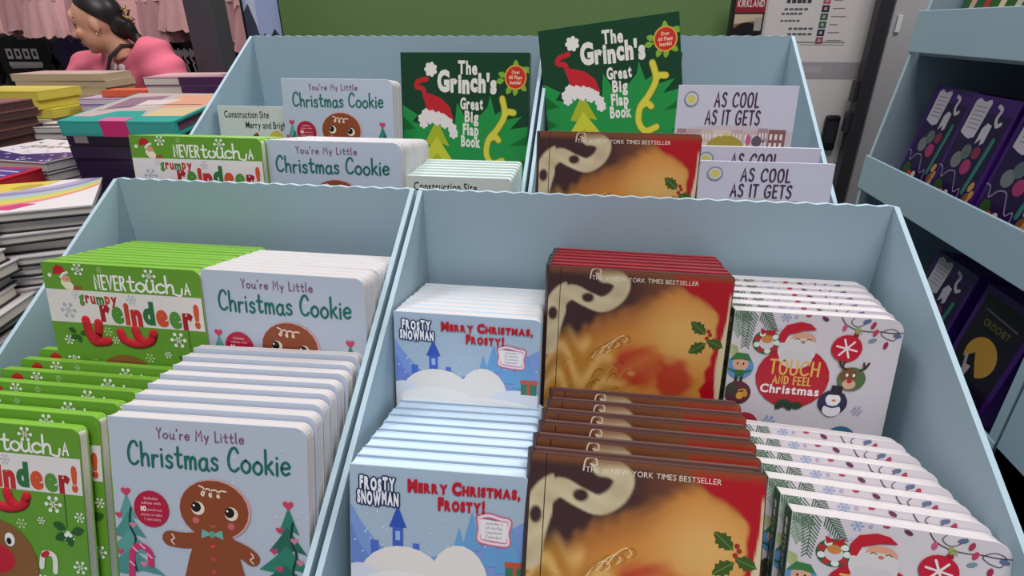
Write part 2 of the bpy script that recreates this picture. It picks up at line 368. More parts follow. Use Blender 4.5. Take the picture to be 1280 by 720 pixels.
def art_cookie(w, h):
    a = Art(w, h, '#b7c1d2', .3); a.vs = .94
    random.seed(3)
    for i in range(26): a.ell(random.random(), random.uniform(.03, .95), .008, .008, '#c9d0dc', n=8)
    a.pen("You're My Little", .25, .098, .052, .0068, '#84577f', width=.44, track=.16)
    a.pen('Christmas Cookie', .094, .246, .122, .0132, '#1a6a5e', width=.82, track=.1, jit=.03)
    tree(a, .07, .42, .5, .1, '#5b9d99', '#4a8f8c'); tree(a, .90, .43, .52, -.3)
    a.ell(.2, .475, .092, .098, '#b11a3e')
    a.text('Includes', .165, .425, .015, '#eac8cf', 0, width=.07); a.text('edition with', .15, .45, .015, '#eac8cf', 0, width=.1)
    a.text('10', .145, .488, .026, '#ffffff', .03); a.text('punch-out', .18, .485, .014, '#eac8cf', 0, width=.075); a.text('pieces to make', .145, .512, .014, '#eac8cf', 0, width=.11); a.text('7 characters', .16, .537, .014, '#eac8cf', 0, width=.085)
    B = '#8d4729'
    a.ell(.53, .455, .183, .163, '#d2a0a4'); 
    a.line([(.46, .62), (.36, .63), (.29, .625)], .085, B); a.line([(.6, .64), (.67, .67), (.71, .70)], .08, B)
    a.poly([(.44, .58), (.61, .58), (.65, .72), (.68, .85), (.66, .97), (.55, .98), (.52, .9), (.48, .98), (.37, .97), (.35, .85), (.39, .7)], B)
    a.ell(.525, .455, .176, .157, B)
    a.line([(.455, .33), (.48, .345), (.475, .38), (.465, .37), (.49, .345), (.51, .35), (.515, .385), (.505, .375), (.52, .35), (.545, .352), (.555, .385), (.545, .38), (.56, .352), (.59, .352)], .008, '#efd9c9')
    for u, v in ((.435, .45), (.605, .468)):
        a.ell(u + .008, v, .034, .036, '#e9dccb'); a.ell(u - .001, v - .006, .025, .027, '#20120c'); a.ell(u - .012, v - .014, .006, .006, '#f4f0ea', n=8)
    a.ell(.43, .515, .018, .018, '#c9656a'); a.ell(.61, .535, .018, .018, '#c9656a'); a.line([(.5, .535), (.515, .545), (.53, .537)], .005, '#c9656a')
    for sg in (-1, 1): a.poly([(.51, .585), (.51 + sg * .05, .56), (.51 + sg * .058, .61)], '#6fb3a6')
    a.ell(.51, .585, .015, .018, '#5aa394')
    for v in (.65, .72, .79): a.heart(.51, v, .014, '#d2405c')
    for u, v in ((.3, .6), (.705, .67)): a.line([(u, v), (u + .012, v + .02), (u - .004, v + .035), (u + .01, v + .055)], .007, '#e8cdbd')
    a.line([(.07, .9), (.085, .72), (.13, .68), (.175, .71), (.18, .78)], .032, '#c8336a')
    for p in ((.08, .78), (.1, .7), (.14, .68), (.175, .73)): a.line([(p[0] - .012, p[1] - .01), (p[0] + .012, p[1] + .012)], .009, '#e9aabf', False)
    a.line([(.8, .93), (.82, .84), (.87, .8), (.92, .84)], .03, '#d0568a')
    return a
def art_snow(w, h):
    a = Art(w, h, '#aabfd4', .3)
    a.poly([(0, .2), (.06, .3), (.16, .42), (.3, .5), (.5, .46), (.7, .4), (.88, .3), (1, .22), (1, 1), (0, 1)], '#7f9edb')
    a.poly([(.0, .3), (.05, .42), (.16, .55), (.0, .6)], '#6f8bd2')
    random.seed(11)
    for i in range(40): a.ell(random.random(), random.uniform(.24, .6), .006, .006, '#cfdcf0', n=6)
    for u, v, s in ((.69, .25, .1), (.9, .3, .14), (.62, .33, .08), (.8, .33, .1)): a.poly([(u, v - s * .5), (u + s * .55, v + s * 1.6), (u - s * .55, v + s * 1.6)], '#6aa5d8')
    a.rect(.245, .31, .305, .48, '#4164c4'); a.poly([(.275, .2), (.325, .32), (.225, .32)], '#3557b8'); a.rect(.262, .34, .288, .39, '#9fbaf0')
    for u, s in ((.12, .03), (.36, .025)): a.rect(u, .4, u + s * 1.5, .5, '#4f70cc'); 
    Wt = '#ece6e2'
    a.ell(.3, .62, .25, .2, Wt); a.ell(.62, .62, .17, .23, Wt); a.ell(.06, .66, .14, .13, '#dfe3ee'); a.ell(.86, .66, .22, .12, '#dfe3ee')
    a.ell(.3, .72, .3, .16, '#f2eeec'); a.ell(.7, .76, .34, .14, '#f2eeec')
    a.rect(.88, .47, .985, .57, '#3c7a58'); a.rect(.875, .455, .99, .485, '#c9563e'); a.rect(.922, .46, .94, .57, '#c9563e')
    for lw, c in ((.032, '#cf6c90'), (.014, '#f0dfe6')):
        a.line([(.725, .23), (.78, .215), (.85, .23), (.895, .24), (.885, .3), (.89, .36), (.84, .365), (.78, .36), (.73, .345), (.735, .29), (.725, .23)], lw, c)
    a.poly([(.735, .235), (.885, .245), (.88, .355), (.74, .342)], '#f1ecf0')
    for i, tx in enumerate(('Includes a', 'Lift-the-Flap', 'Countdown', 'Calendar!')): a.text(tx, .765 if i else .77, .263 + .024 * i, .014, '#5a5874', 0, width=.09)
    o = .0085
    for du, dv in [(o * math.cos(k * .785), o * math.sin(k * .785)) for k in range(8)] + [(0, 0)]:
        c, b = ('#1f2d5c', .05) if (du or dv) else ('#f2f4fb', .06)
        a.text('FROSTY', .06 + du, .125 + dv, .062, c, b, width=.2, gap=.14, jit=.1); a.text('SNOWMAN', .045 + du, .202 + dv, .064, c, b, width=.235, gap=.12, jit=.08)
    a.text('THE', .135, .142, .016, '#f2f4fb', .01, width=.045)
    Rd = '#c0192c'
    a.text('MERRY CHRISTMAS,', .33, .118, .052, Rd, .075, width=.62, gap=.06, sizes=[1.15 if c in 'MC' and i in (0, 6) else .85 for i, c in enumerate('MERRY CHRISTMAS,')], rot=-.3)
    a.text('FROSTY!', .5, .203, .056, Rd, .075, width=.26, gap=.06, sizes=[1.1, .85, .85, .85, .85, .85, 1.05])
    return a
def art_touch(w, h):
    a = Art(w, h, '#d3cdd4', .3)
    def pine(u0, v0, u1, v1, c, n=9, L=.055):
        a.line([(u0, v0), (u1, v1)], .005, c, False)
        dx, dy = u1 - u0, v1 - v0; l = math.hypot(dx, dy); dx /= l; dy /= l
        for k in range(n):
            t = (k + .5) / n; x, y = u0 + (u1 - u0) * t, v0 + (v1 - v0) * t; q = L * (1.15 - .6 * t)
            for sg in (-1, 1): a.line([(x, y), (x + dx * q * .75 - sg * dy * q * .7, y + dy * q * .75 + sg * dx * q * .7)], .0065, c, False, False, False)
    pine(.0, .015, .05, .16, '#74957a'); pine(.1, -.02, .09, .23, '#54735e', 12, .06); pine(.16, -.01, .25, .12, '#4a6a58', 9); pine(.0, .22, .04, .29, '#b4c27a', 6, .04); pine(.0, -.02, .09, .06, '#5d7f68', 7)
    a.flake(.31, .025, .03, '#8fa9d8'); a.ell(.37, .02, .01, .01, '#b3a3cf'); a.ell(.19, .1, .008, .008, '#b3a3cf'); a.ell(.29, .1, .01, .01, '#c9c2de'); a.ell(.44, .008, .016, .009, '#b83a5a')
    a.line([(.49, -.01), (.52, .005)], .004, '#444444'); a.ell(.54, .022, .022, .012, '#6a3050', 30)
    K = '#3a3440'
    a.line([(.63, .0), (.66, .045), (.72, .075), (.8, .085), (.86, .08), (.93, .085), (1, .08)], .005, K); a.line([(.72, -.01), (.69, .03), (.73, .06), (.78, .03), (.8, -.01)], .004, K); a.line([(.9, .12), (.87, .09), (.92, .06), (.97, .08), (.95, .13), (.9, .12)], .004, K)
    for u, v, c, rt in ((.66, .07, '#c9587c', 100), (.735, .085, '#a0a860', 80), (.78, .022, '#5e6c92', -15), (.82, .045, '#a8355a', 110), (.84, .09, '#c03a62', 110), (.83, .14, '#7890a0', -20), (.91, .165, '#9c2850', 100), (.965, .1, '#5e6c92', 10)):
        a.ell(u, v, .024, .013, c, rt, n=12)
    for u, v in ((.215, .195),):
        a.ell(u, v, .085, .078, '#2f5f40')
        for k in range(9): t = k * .7; a.ell(u + .062 * math.cos(t), v + .058 * math.sin(t), .02, .018, '#b82c35' if k % 2 else '#dfe4dc', n=8)
        a.ell(u, v + .005, .045, .042, '#d3cdd4'); a.ell(u, v - .02, .034, .026, '#c98448'); a.poly([(u, v - .065), (u - .045, v - .09), (u - .04, v - .045)], '#b5222c'); a.poly([(u, v - .065), (u + .045, v - .09), (u + .04, v - .045)], '#b5222c')
    u, v = .075, .36
    a.ell(u, v + .01, .083, .08, '#5a93cf'); a.ell(u, v - .01, .05, .045, '#dca98c'); a.poly([(u - .075, v - .03), (u - .03, v - .085), (u + .04, v - .08), (u + .07, v - .03), (u, v - .04)], '#3d7a48')
    a.rect(u - .028, v + .03, u + .028, v + .075, '#2f6a3e'); a.line([(u - .03, v + .045), (u - .065, v + .03)], .015, '#2f6a3e', False); a.line([(u + .03, v + .045), (u + .065, v + .03)], .015, '#2f6a3e', False)
    a.rect(u - .025, v + .075, u - .007, v + .11, '#2a2420'); a.rect(u + .007, v + .075, u + .025, v + .11, '#2a2420')
    for s in (-1, 1): a.ell(u + s * .018, v - .012, .006, .008, '#2a1a14', n=8)
    a.ell(.08, .545, .083, .08, '#5c2230'); a.ell(.04, .53, .035, .05, '#3a3a2e'); a.ell(.095, .565, .022, .026, '#d8a23c'); a.ell(.125, .55, .018, .022, '#c98f30'); a.line([(.085, .53), (.11, .52), (.13, .525)], .008, '#d8a23c')
    a.ell(.4, .415, .222, .205, '#b81e30')
    a.ell(.4, .235, .115, .1, '#d5d2d4'); a.ell(.4, .29, .1, .065, '#cfccd0'); a.ell(.43, .165, .075, .05, '#d9a088'); a.ell(.415, .2, .1, .045, '#d5d2d4')
    a.poly([(.29, .19), (.285, .13), (.32, .075), (.4, .05), (.46, .06), (.5, .095), (.42, .105), (.34, .135), (.32, .19)], '#bd1f33')
    for s in (-1, 1): a.line([(.43 + s * .035 - .015, .165), (.43 + s * .035, .157), (.43 + s * .035 + .015, .165)], .005, '#5a3628')
    a.ell(.43, .178, .014, .01, '#c9705c')
    Gd = '#e6b25a'
    a.pen('TOUCH', .255, .395, .09, .013, Gd, width=.3, track=.14); a.pen('AND FEEL', .285, .46, .05, .009, Gd, width=.23, track=.16)
    a.text('Christmas', .215, .525, .055, '#f2ecec', .035, width=.36)
    for du in (-.05, .0, .05): a.holly(.4 + du, .6, .045, 60 - du * 1200, '#26442e')
    a.ell(.69, .2, .09, .088, '#bf1f38'); a.rect(.715, .1, .745, .125, '#a01830'); a.line([(.73, .1), (.745, .07), (.76, .1)], .006, '#a0a860')
    for k in range(6): t = k * math.pi / 3 + .2; a.line([(.69, .2), (.69 + .06 * math.cos(t), .2 + .06 * math.sin(t))], .012, '#efe0e4', False)
    u, v = .75, .375
    a.ell(u, v + .02, .083, .078, '#56704a'); a.ell(u - .02, v + .0, .05, .055, '#7a5034'); a.ell(u - .01, v + .055, .04, .032, '#d8b090'); a.ell(u - .01, v + .035, .017, .014, '#c22638')
    for s in (-1, 1): a.line([(u + s * .04, v - .04), (u + s * .07, v - .06), (u + s * .085, v - .09)], .013, '#3f2a20'); a.line([(u + s * .065, v - .055), (u + s * .055, v - .09)], .011, '#3f2a20', False); a.ell(u - .01 + s * .02, v - .005, .008, .011, '#f3eee6')
    u, v = .665, .56
    a.ell(u, v, .088, .084, '#2c2850'); a.ell(u, v + .05, .055, .045, '#e9e6ec'); a.ell(u, v - .02, .045, .042, '#f0edf1'); a.rect(u - .02, v - .115, u + .045, v - .06, '#241c2a'); a.rect(u - .045, v - .065, u + .065, v - .052, '#241c2a'); a.ell(u + .005, v - .015, .012, .007, '#d2763a'); a.line([(u - .04, v + .02), (u, v + .03), (u + .04, v + .018)], .014, '#4a3a6a')
    a.flake(.82, .6, .03, '#a8a2c2'); a.flake(.3, .72, .04, '#8fa9d8'); a.ell(.15, .75, .08, .075, '#a82a3a'); a.ell(.75, .8, .09, .085, '#3a6a86'); a.ell(.45, .85, .09, .085, '#3f6d45')
    return a
def art_flap(w, h):
    a = Art(w, h, '#163f28', .22); Br = '#239044'; C = '#e6e2d8'
    a.poly([(0, .36), (.12, .43), (.08, .48), (.16, .5), (.3, .47), (.42, .5), (.44, .34), (.49, .42), (.52, .48), (.6, .45), (.68, .37), (.70, .29), (.74, .42), (.83, .37), (.8, .46), (.95, .43), (.86, .52), (1, .5), (1, 1.3), (0, 1.3)], Br)
    for p in ([(0, .44), (.1, .53), (0, .54)], [(0, .6), (.08, .66), (0, .68)], [(1, .56), (.85, .64), (1, .63)], [(1, .72), (.9, .78), (1, .79)], [(0, .78), (.08, .8), (0, .84)]): a.poly(p, '#176a30')
    a.text('The', .45, .145, .085, C, .045, width=.15, jit=.04); a.text("Grinch's", .285, .265, .12, C, .055, width=.465, gap=.05, jit=.05, sizes=[1.12, 1, 1, 1, 1, 1, 1, 1])
    for tx, u, v, wd in (('Great', .465, .385, .18), ('Big', .5, .475, .11), ('Flap', .485, .565, .125), ('Book', .47, .65, .155)): a.text(tx, u, v, .075, C, .045, width=wd, gap=.07, jit=.04)
    Y, y2 = '#c9c93a', '#a8b428'
    for k in range(3): yy = .53 + k * .12; hw = .1 + .035 * k; a.poly([(.275, yy - .07), (.275 + hw, yy + .12), (.275 + hw * .3, yy + .1), (.275 - hw * .3, yy + .12), (.275 - hw, yy + .1)], Y if k % 2 else y2)
    Rd = '#c22530'
    a.line([(.2, .18), (.13, .2), (.12, .235), (.17, .25), (.19, .31), (.22, .37)], .035, Rd)
    a.poly([(.17, .28), (.22, .28), (.31, .31), (.38, .37), (.41, .46), (.36, .45), (.25, .42), (.2, .41)], Rd)
    for p in ((.16, .455), (.19, .42), (.24, .43), (.29, .44), (.33, .455), (.37, .48), (.4, .52), (.41, .56), (.17, .49), (.22, .46), (.28, .47), (.34, .49)): a.scallop(p[0], p[1], .036, 6, '#e6dedb')
    a.scallop(.235, .115, .05, 7, '#e6e0dc')
    for lw, c in ((.052, '#8a8c20'), (.04, '#d6cc46')):
        a.line([(.795, .31), (.815, .42), (.76, .52), (.69, .6), (.675, .7), (.72, .765), (.8, .745)], lw, c); a.line([(.815, .42), (.84, .4), (.885, .405)], lw, c); a.line([(.7, .59), (.74, .575), (.77, .6)], lw, c)
    for rt, du, dv in ((200, -.12, -.02), (120, -.06, .1), (-90, .0, -.1), (30, .1, -.06), (100, .0, .11), (45, .07, .08), (170, -.14, .03)): a.holly(.895 + du * .85, .165 + dv * .85, .035, rt, '#7fae3a')
    a.ell(.895, .165, .085, .085, '#d9a03c'); a.ell(.895, .165, .074, .074, '#c8302c')
    for i, (tx, wd) in enumerate((('Over', .06), ('60 Flaps', .1), ('Inside!', .085))): a.text(tx, .895 - wd / 2, .142 + .034 * i, .024, '#f2d9b0', .02, width=wd)
    return a
def art_cool(w, h):
    a = Art(w, h, '#cbc8d8', .35); K = '#46283f'
    a.poly([(0, .36), (.2, .33), (.5, .31), (.8, .33), (1, .36), (1, 1), (0, 1)], '#c9bcc4')
    x = 0.02
    random.seed(5)
    for i, wd in enumerate((.09, .12, .1, .16, .1, .12, .09, .15)):
        c = ['#a98088', '#bda0a2', '#cdb6ae', '#d6c8bc', '#c4a6a6', '#c9b0b0', '#a88a98', '#8a5c5c'][i]; t = .335 + .02 * random.random()
        a.rect(x, t, x + wd - .008, .6, c)
        for k in range(3):
            for r_ in range(2): a.rect(x + .012 + k * wd * .28, t + .035 + r_ * .07, x + .012 + k * wd * .28 + wd * .14, t + .08 + r_ * .07, '#e6dcd8')
        x += wd
    a.ell(.44, .51, .165, .115, '#a8963c'); a.line([(.4, .41), (.44, .37), (.43, .4), (.47, .365), (.46, .4), (.5, .375)], .008, '#d8cf9a')
    a.ell(.635, .43, .02, .045, '#c05a86'); a.ell(.705, .44, .04, .045, '#5c5664'); a.rect(.74, .435, .77, .445, '#3a3440'); a.ell(.12, .43, .05, .04, '#4a2f2c')
    a.rect(0, .6, 1, 1, '#a9a0a6')
    a.ell(.115, .11, .062, .062, '#8f929a'); a.ell(.115, .11, .05, .05, '#c9ccd2'); a.ell(.115, .112, .033, .033, '#d8c860')
    a.pen('AS COOL', .315, .165, .108, .0125, K, width=.37, track=.16); a.pen('AS IT GETS', .25, .305, .108, .0125, K, width=.46, track=.14)
    return a
def art_site(w, h):
    a = Art(w, h, '#c6ccc6', .35)
    a.poly([(0, .45), (.3, .4), (.7, .42), (1, .38), (1, 1), (0, 1)], '#b9ab7c'); a.ell(.76, .37, .09, .09, '#cfae42')
    a.poly([(.35, .5), (.42, .36), (.5, .3), (.53, .34), (.46, .4), (.4, .52)], '#6a4a2a'); a.rect(.3, .5, .6, .72, '#d0a030'); a.ell(.35, .78, .08, .08, '#2a2a2a'); a.ell(.55, .78, .08, .08, '#2a2a2a'); a.rect(.62, .45, .95, .8, '#8a4a38')
    a.text('Construction Site', .085, .135, .078, '#16161a', .015, width=.6); a.text('Merry and Bright', .36, .255, .078, '#16161a', .012, width=.57)
    return a
def art_night(w, h):   # only lettering and sprig; the painted ground is a colour-mapped sheet
    a = Art(w, h, '#4b302c', .25); a.layer = 14
    a.line([(.072, 0), (.072, 1.1)], .004, '#2b1c14', False)
    a.text('THE #1 NEW YORK TIMES BESTSELLER', .245, .066, .024, '#e8ddd0', 0, width=.57, gap=.11)
    a.line([(.235, .06), (.245, .01), (.285, .005), (.29, .035), (.265, .03), (.3, .06)], .007, '#d8cbb4')
    for du, dv, rt, r in ((-.035, -.04, 40, .055), (-.03, .075, -35, .055), (.06, .045, 20, .05)): a.holly(.875 + du, .34 + dv, r, rt, '#3f5a26', '#6f8a45')
    for du, dv in ((.0, .02), (.015, .0), (.005, -.02)): a.ell(.89 + du, .335 + dv, .011, .011, '#a03020')
    rr = random.Random(4)
    for k in range(30):
        u, v = .04 + .42 * rr.random(), .5 + .35 * rr.random(); q = rr.uniform(.03, .06)
        a.line([(u - q * .5, v + q * 1.5), (u - q * .1, v + q * .5), (u + q * .5, v), (u + q, v + q * .2)], .003, ('#dcae66', '#c8923f', '#94602a')[k % 3])
    for k in range(7):
        u, v = .30 + .022 * k, .455 - .012 * k + .01 * math.sin(k * 2.1); a.line([(u - .05, v + .07), (u - .01, v + .015), (u + .03, v - .01), (u + .05, v + .012), (u + .035, v + .03)], .005, '#ecd3a2' if k % 2 else '#b07c3c')
    return a
def night_sheet(w, h):
    """generic brushed painting: brown ground, cream scroll, tan fleece, red border, rosy patch"""
    def mixc(a, b, t): return tuple(x + (y - x) * t for x, y in zip(a, b))
    def sm(e0, e1, x): t = max(0, min(1, (x - e0) / (e1 - e0))); return t * t * (3 - 2 * t)
    def seg(p, pts):
        best = 9
        for a, b in zip(pts, pts[1:]):
            dx, dy = b[0] - a[0], b[1] - a[1]; t = max(0, min(1, ((p[0] - a[0]) * dx + (p[1] - a[1]) * dy) / (dx * dx + dy * dy)))
            best = min(best, math.hypot(p[0] - a[0] - dx * t, p[1] - a[1] - dy * t))
        return best
    def nz(x, y, s): return math.sin(x * s + 1.7 * math.sin(y * s * .7)) * math.cos(y * s * 1.1 + math.sin(x * s * .6))
    dark, brown, tan, gold, cream, red, rosy = [rgb(c)[:3] for c in ('#40282a', '#86502f', '#d0893f', '#b87f32', '#d4c8a4', '#b01220', '#bb332b')]
    pale = rgb('#e2b46c')[:3]
    scroll = catmull([(.0, .46), (.02, .33), (.06, .2), (.13, .14), (.22, .175), (.31, .2), (.385, .15), (.41, .075), (.36, .035), (.31, .03)])
    n = 130; m = int(n * h / w); verts = []; cols = []
    for j in range(m + 1):
        for i in range(n + 1):
            u, v = i / n, j / m * h / w; e = .012 * nz(u, v, 40)
            c = mixc(dark, brown, sm(.38, .72, u) * .75)
            EP = ((0, .44), (.12, .43), (.18, .39), (.26, .31), (.4, .23), (.55, .16), (.66, .09), (.75, .08), (.85, .12), (.95, .2), (1.01, .4))
            edge = next(ya + (yb_ - ya) * (u - xa) / (xb - xa) for (xa, ya), (xb, yb_) in zip(EP, EP[1:]) if xa <= u <= xb)
            hair = .03 * (abs((u * 14) % 1 - .5) * 2) * sm(.5, .2, u)
            k = sm(edge - .04, edge + .06, v + e + hair) * sm(.1, .2, u + .3 * max(0, v - .4))
            c = mixc(c, mixc(tan, brown, .6 * sm(edge + .2, edge + .02, v) * sm(.75, .5, u)), k)
            c = mixc(c, pale, k * sm(.30, .02, math.hypot((u - .78) * .9, v - .36)) * .8)
            lock = .5 + .5 * math.sin(95 * (u * .5 + v * .55) + 9 * math.sin(7 * u + 3 * v) + 3 * math.sin(23 * u))
            fl = sm(.38, .5, v + .3 * (.3 - u) + .02 * math.sin(u * 60)) * sm(.56, .34, u); c = mixc(c, mixc(gold, pale, lock ** 1.5), fl * .85)
            d = seg((u, v), scroll); wd = .043 if u > .1 else .062
            c = mixc(c, mixc(cream, brown, .16 * (1 + nz(u, v, 25))), sm(wd + .008, wd - .006, d))
            c = mixc(c, dark, sm(.035, .02, math.hypot((u - .225) * .8, v - .165)) + 0); c = mixc(c, dark, sm(.035, .02, math.hypot(u - .03, (v - .27) * .7)))
            rr = math.hypot((u - .55) * .85, (v - .55) * 1.1); c = mixc(c, mixc(rosy, tan, .28 * (1 + nz(u, v, 18))), sm(.17, .1, rr + e) * .95)
            c = mixc(c, mixc(rosy, red, .4), sm(.13, .07, math.hypot(u - .74, (v - .62) * .8) + e) * .85)
            c = mixc(c, pale, sm(.03, .01, math.hypot(u - .5, (v - .6) * 1.4)) * .5)
            vb = 9 if u < .66 else 0
            for (ua, va), (ub, vb2) in zip(((.66, -.03), (.72, .055), (.80, .115), (.90, .165), (.95, .225)), ((.72, .055), (.80, .115), (.90, .165), (.95, .225), (1.0, .5))):
                if ua <= u <= ub: vb = va + (vb2 - va) * (u - ua) / (ub - ua)
            top = sm(.02, -.012, v - vb + e * .6) if u > .66 else 0
            jag = .05 * abs((v * 9) % 1 - .5) * sm(.4, .6, v)
            c = mixc(c, red, max(top, sm(-.008, .012, u - (.94 - .12 * max(0, v - .38)) + jag + e * .4))); c = mixc(c, cream, sm(.972, .98, u - .015 * math.sin(v * 9)) * sm(.08, .14, v))
            c = mixc(c, brown, sm(.05, .0, v) * .8)
            verts.append((u * w, -1.5e-4, h - v * w)); cols.append(c)
    fs = [(j * (n + 1) + i, (j + 1) * (n + 1) + i, (j + 1) * (n + 1) + i + 1, j * (n + 1) + i + 1) for j in range(m) for i in range(n)]
    return verts, fs, cols
def make_night(w, h, t, top='#b8465a', back='#8f1c2a'):
    root = thing('hardcover_book', 'x', 'book'); a = art_night(w, h); a.mats.append(vcol_mat('brushed_print', .25)); vi = len(a.mats) - 1
    bm = bmesh.new(); slab(bm, w, h, 0, .003, .006, c=.0012); a.add(bm)
    lay = bm.loops.layers.color.new('print')
    vs, fs, cs = night_sheet(w - .003, h - .003); vv = [bm.verts.new((x + .0015, y, z + .0015)) for x, y, z in vs]
    for f in fs:
        q = bm.faces.new([vv[i] for i in f]); q.material_index = vi
        for lp, i in zip(q.loops, f): lp[lay] = tuple(max(0, min(1, 12.92 * x if x <= .0031308 else 1.055 * x ** (1 / 2.4) - .055)) for x in cs[i]) + (1,)
    obj('front_cover', bm, a.mats, root)
    bm = bmesh.new(); slab(bm, w - .007, h - .008, .003, t - .003, .004, x0=.002, z0=.004, top=1); obj('page_block', bm, [mat('#cdbfa6', .7, .08, 300), mat(top, .5, .08, 200)], root)
    bm = bmesh.new(); slab(bm, w, h, t - .003, t, .006, c=.0012); obj('back_cover', bm, mat(back, .3), root)
    bm = bmesh.new(); prism(bm, [(.0025 - .006 * math.sin(math.pi * k / 8), t * k / 8) for k in range(9)], 'z', 0, h); obj('spine', bm, mat('#3a2420', .3), root)
    return root

# ------------------------------------------------------------------ setting
FLOOR = boxobj('floor', (-8, 6, -3, 8, -.05, 0), mat('#8d8a86', .5, .12, 3)); tag(FLOOR, kind='structure')
WB = boxobj('wall_back', (-8, 6, 6.5, 6.6, 0, 6), mat('#2b2628', .8, .1, 2)); tag(WB, kind='structure')

# ------------------------------------------------------------------ cardboard display trays
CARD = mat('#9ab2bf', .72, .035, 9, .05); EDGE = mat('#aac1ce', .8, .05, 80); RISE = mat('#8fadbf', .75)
def wavy_panel(bm, x0, x1, y0, y1, z0, z1):
    n = int((x1 - x0) / .012); P = [(x0, z0), (x1, z0)]
    for k in range(n + 1): 
        x = x1 - (x1 - x0) * k / n; P.append((x, z1 + (.0012 if k % 2 else -.0008)))
    prism(bm, P, 'y', y0, y1)
def tray(name, label, x0, x1, yf, yb, ztop, slopes, zbase, zlip, steps, flare=(0, 0)):
    t = .006; root = thing(name, label, 'display tray', ((x0 + x1) / 2, (yf + yb) / 2, zbase), 0, 'light blue cardboard trays of the book display')
    T = Matrix.Translation(-root.location)
    def put_(nm, bm, ms):
        bmesh.ops.transform(bm, matrix=T, verts=bm.verts[:]); return obj(nm, bm, ms, root)
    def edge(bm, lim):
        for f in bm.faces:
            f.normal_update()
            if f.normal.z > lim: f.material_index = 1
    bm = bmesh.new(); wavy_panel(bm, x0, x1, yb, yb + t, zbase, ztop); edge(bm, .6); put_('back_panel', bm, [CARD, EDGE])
    for xs, sl, k in ((x0, slopes[0], flare[0]), (x1 - t, slopes[1], flare[1])):
        yy = yb - .0005; zf = max(zlip, ztop - sl * (yb - yf)); ym = yb - (ztop - zf) / sl
        bm = bmesh.new(); P = [(yf, zbase), (yy, zbase), (yy, ztop), (ym, zf)] + ([(yf, zf)] if ym > yf + .001 else [])
        prism(bm, P, 'x', xs, xs + t); edge(bm, .3)
        for v in bm.verts: v.co.x += k * (yb - v.co.y) * min(1, max(0, (v.co.z - zbase) / (ztop - zbase)) * 1.0 if zbase < .5 else 1)
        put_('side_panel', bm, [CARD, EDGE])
    fl, fr = flare[0] * (yb - yf), flare[1] * (yb - yf)
    bm = bmesh.new(); box(bm, x0 + t + fl * .6, x1 - t + fr * .6, yf, yf + t, zbase, zlip); put_('front_lip', bm, CARD)
    for i, (a, b, c, d, z, g) in enumerate(steps):
        a = x0 + t + .0005 if a is None else a; b = x1 - t - .0005 if b is None else b
        bm = bmesh.new(); prism(bm, [(c, zbase), (d, zbase), (d, z - g * (d - c)), (c, z)], 'x', a, b); put_('shelf' if i == 0 else 'riser', bm, RISE)
    return root
GU, GR = math.tan(R(10)), math.tan(R(8.5))
tray('display_tray', 'front left light blue tray holding green and cookie books', -.703, -.2415, .27, .73, 1.246, (.765, .66), 0, .93,
     [(None, None, .277, .527, .845, 0), (-.455, None, .278, .526, .9, 0), (None, None, .5275, .7290, .979, GU)], (-.18, 0))
tray('display_tray', 'front right light blue tray holding snow, painted and touch books', -.2355, .378, .27, .73, 1.246, (.66, .62), 0, .93,
     [(None, None, .277, .529, .872, .03), (None, None, .5295, .7290, .979, GU)], (0, .05))
tray('display_tray', 'rear left light blue tray with one green flap book', -.766, -.109, .745, 1.26, 1.431, (.63, .63), 0, 1.12,
     [(None, None, .752, 1.2595, 1.100, .04), (None, -.39, .985, 1.2590, 1.157, GR)])
tray('display_tray', 'rear right light blue tray against the white sign', -.103, .374, .745, 1.26, 1.431, (.63, .62), 0, 1.12,
     [(None, None, .752, 1.2595, 1.100, .04), (.125, None, .975, 1.2590, 1.168, GR), (None, .118, 1.03, 1.125, 1.135, 0)])

# ------------------------------------------------------------------ the display books
random.seed(21)
GD = (.213, .213, .0124); CDm = (.215, .213, .0155); FD = (.178, .176, .0165); ND = (.213, .222, .0185); TD = (.182, .18, .0165)
AD = (.195, .187, .008); KD = (.16, .155, .0175); RD = (.255, .3, .012)
proto('G', make_book('board_book', 'x', 'book', *GD, art_reindeer(GD[0], GD[1]), back='#7fb53a', page='#d8d6c8', pagetop='#77ab36', r=.009))
gc = PROTO['G'][0].children[0]
bm = bmesh.new()
for P in (((.235, .345), (.245, .43), (.275, .48), (.36, .47)), ((.315, .36), (.305, .42), (.285, .465)), ((.45, .41), (.48, .46), (.56, .475), (.64, .45), (.665, .40)), ((.55, .385), (.565, .43), (.6, .465))):
    Q = [(u * GD[0], 0, GD[1] - v * GD[0]) for u, v in catmull(P)]
    tube(bm, Q, .0058, 10)
    for q in (Q[0], Q[-1]): ball(bm, q, .0058, u=10, v=8)
bmesh.ops.transform(bm, matrix=Matrix.Translation((0, -.0006, 0)) @ Matrix.Diagonal((1, .35, 1, 1)), verts=bm.verts[:])
ant = obj('felt_antlers', bm, mat('#c41c2e', .9, .12, 500, .3), gc, True); ant['label'] = 'raised red felt antlers'
proto('C', make_book('board_book', 'x', 'book', *CDm, art_cookie(CDm[0], CDm[1]), back='#cfccd0', page='#c9c2c0', r=.012))
proto('F', make_book('board_book', 'x', 'book', *FD, art_snow(FD[0], FD[1]), back='#b9cfe2', page='#cdc8c7', r=.008))
proto('N', make_night(*ND))
proto('NB', make_night(*ND, top='#6d4f4a', back='#5f423e'))
proto('FB', make_book('board_book', 'x', 'book', *FD, art_snow(FD[0], FD[1]), back='#b3cbe2', page='#d6dee6', pagetop='#c3d7e8', r=.008))
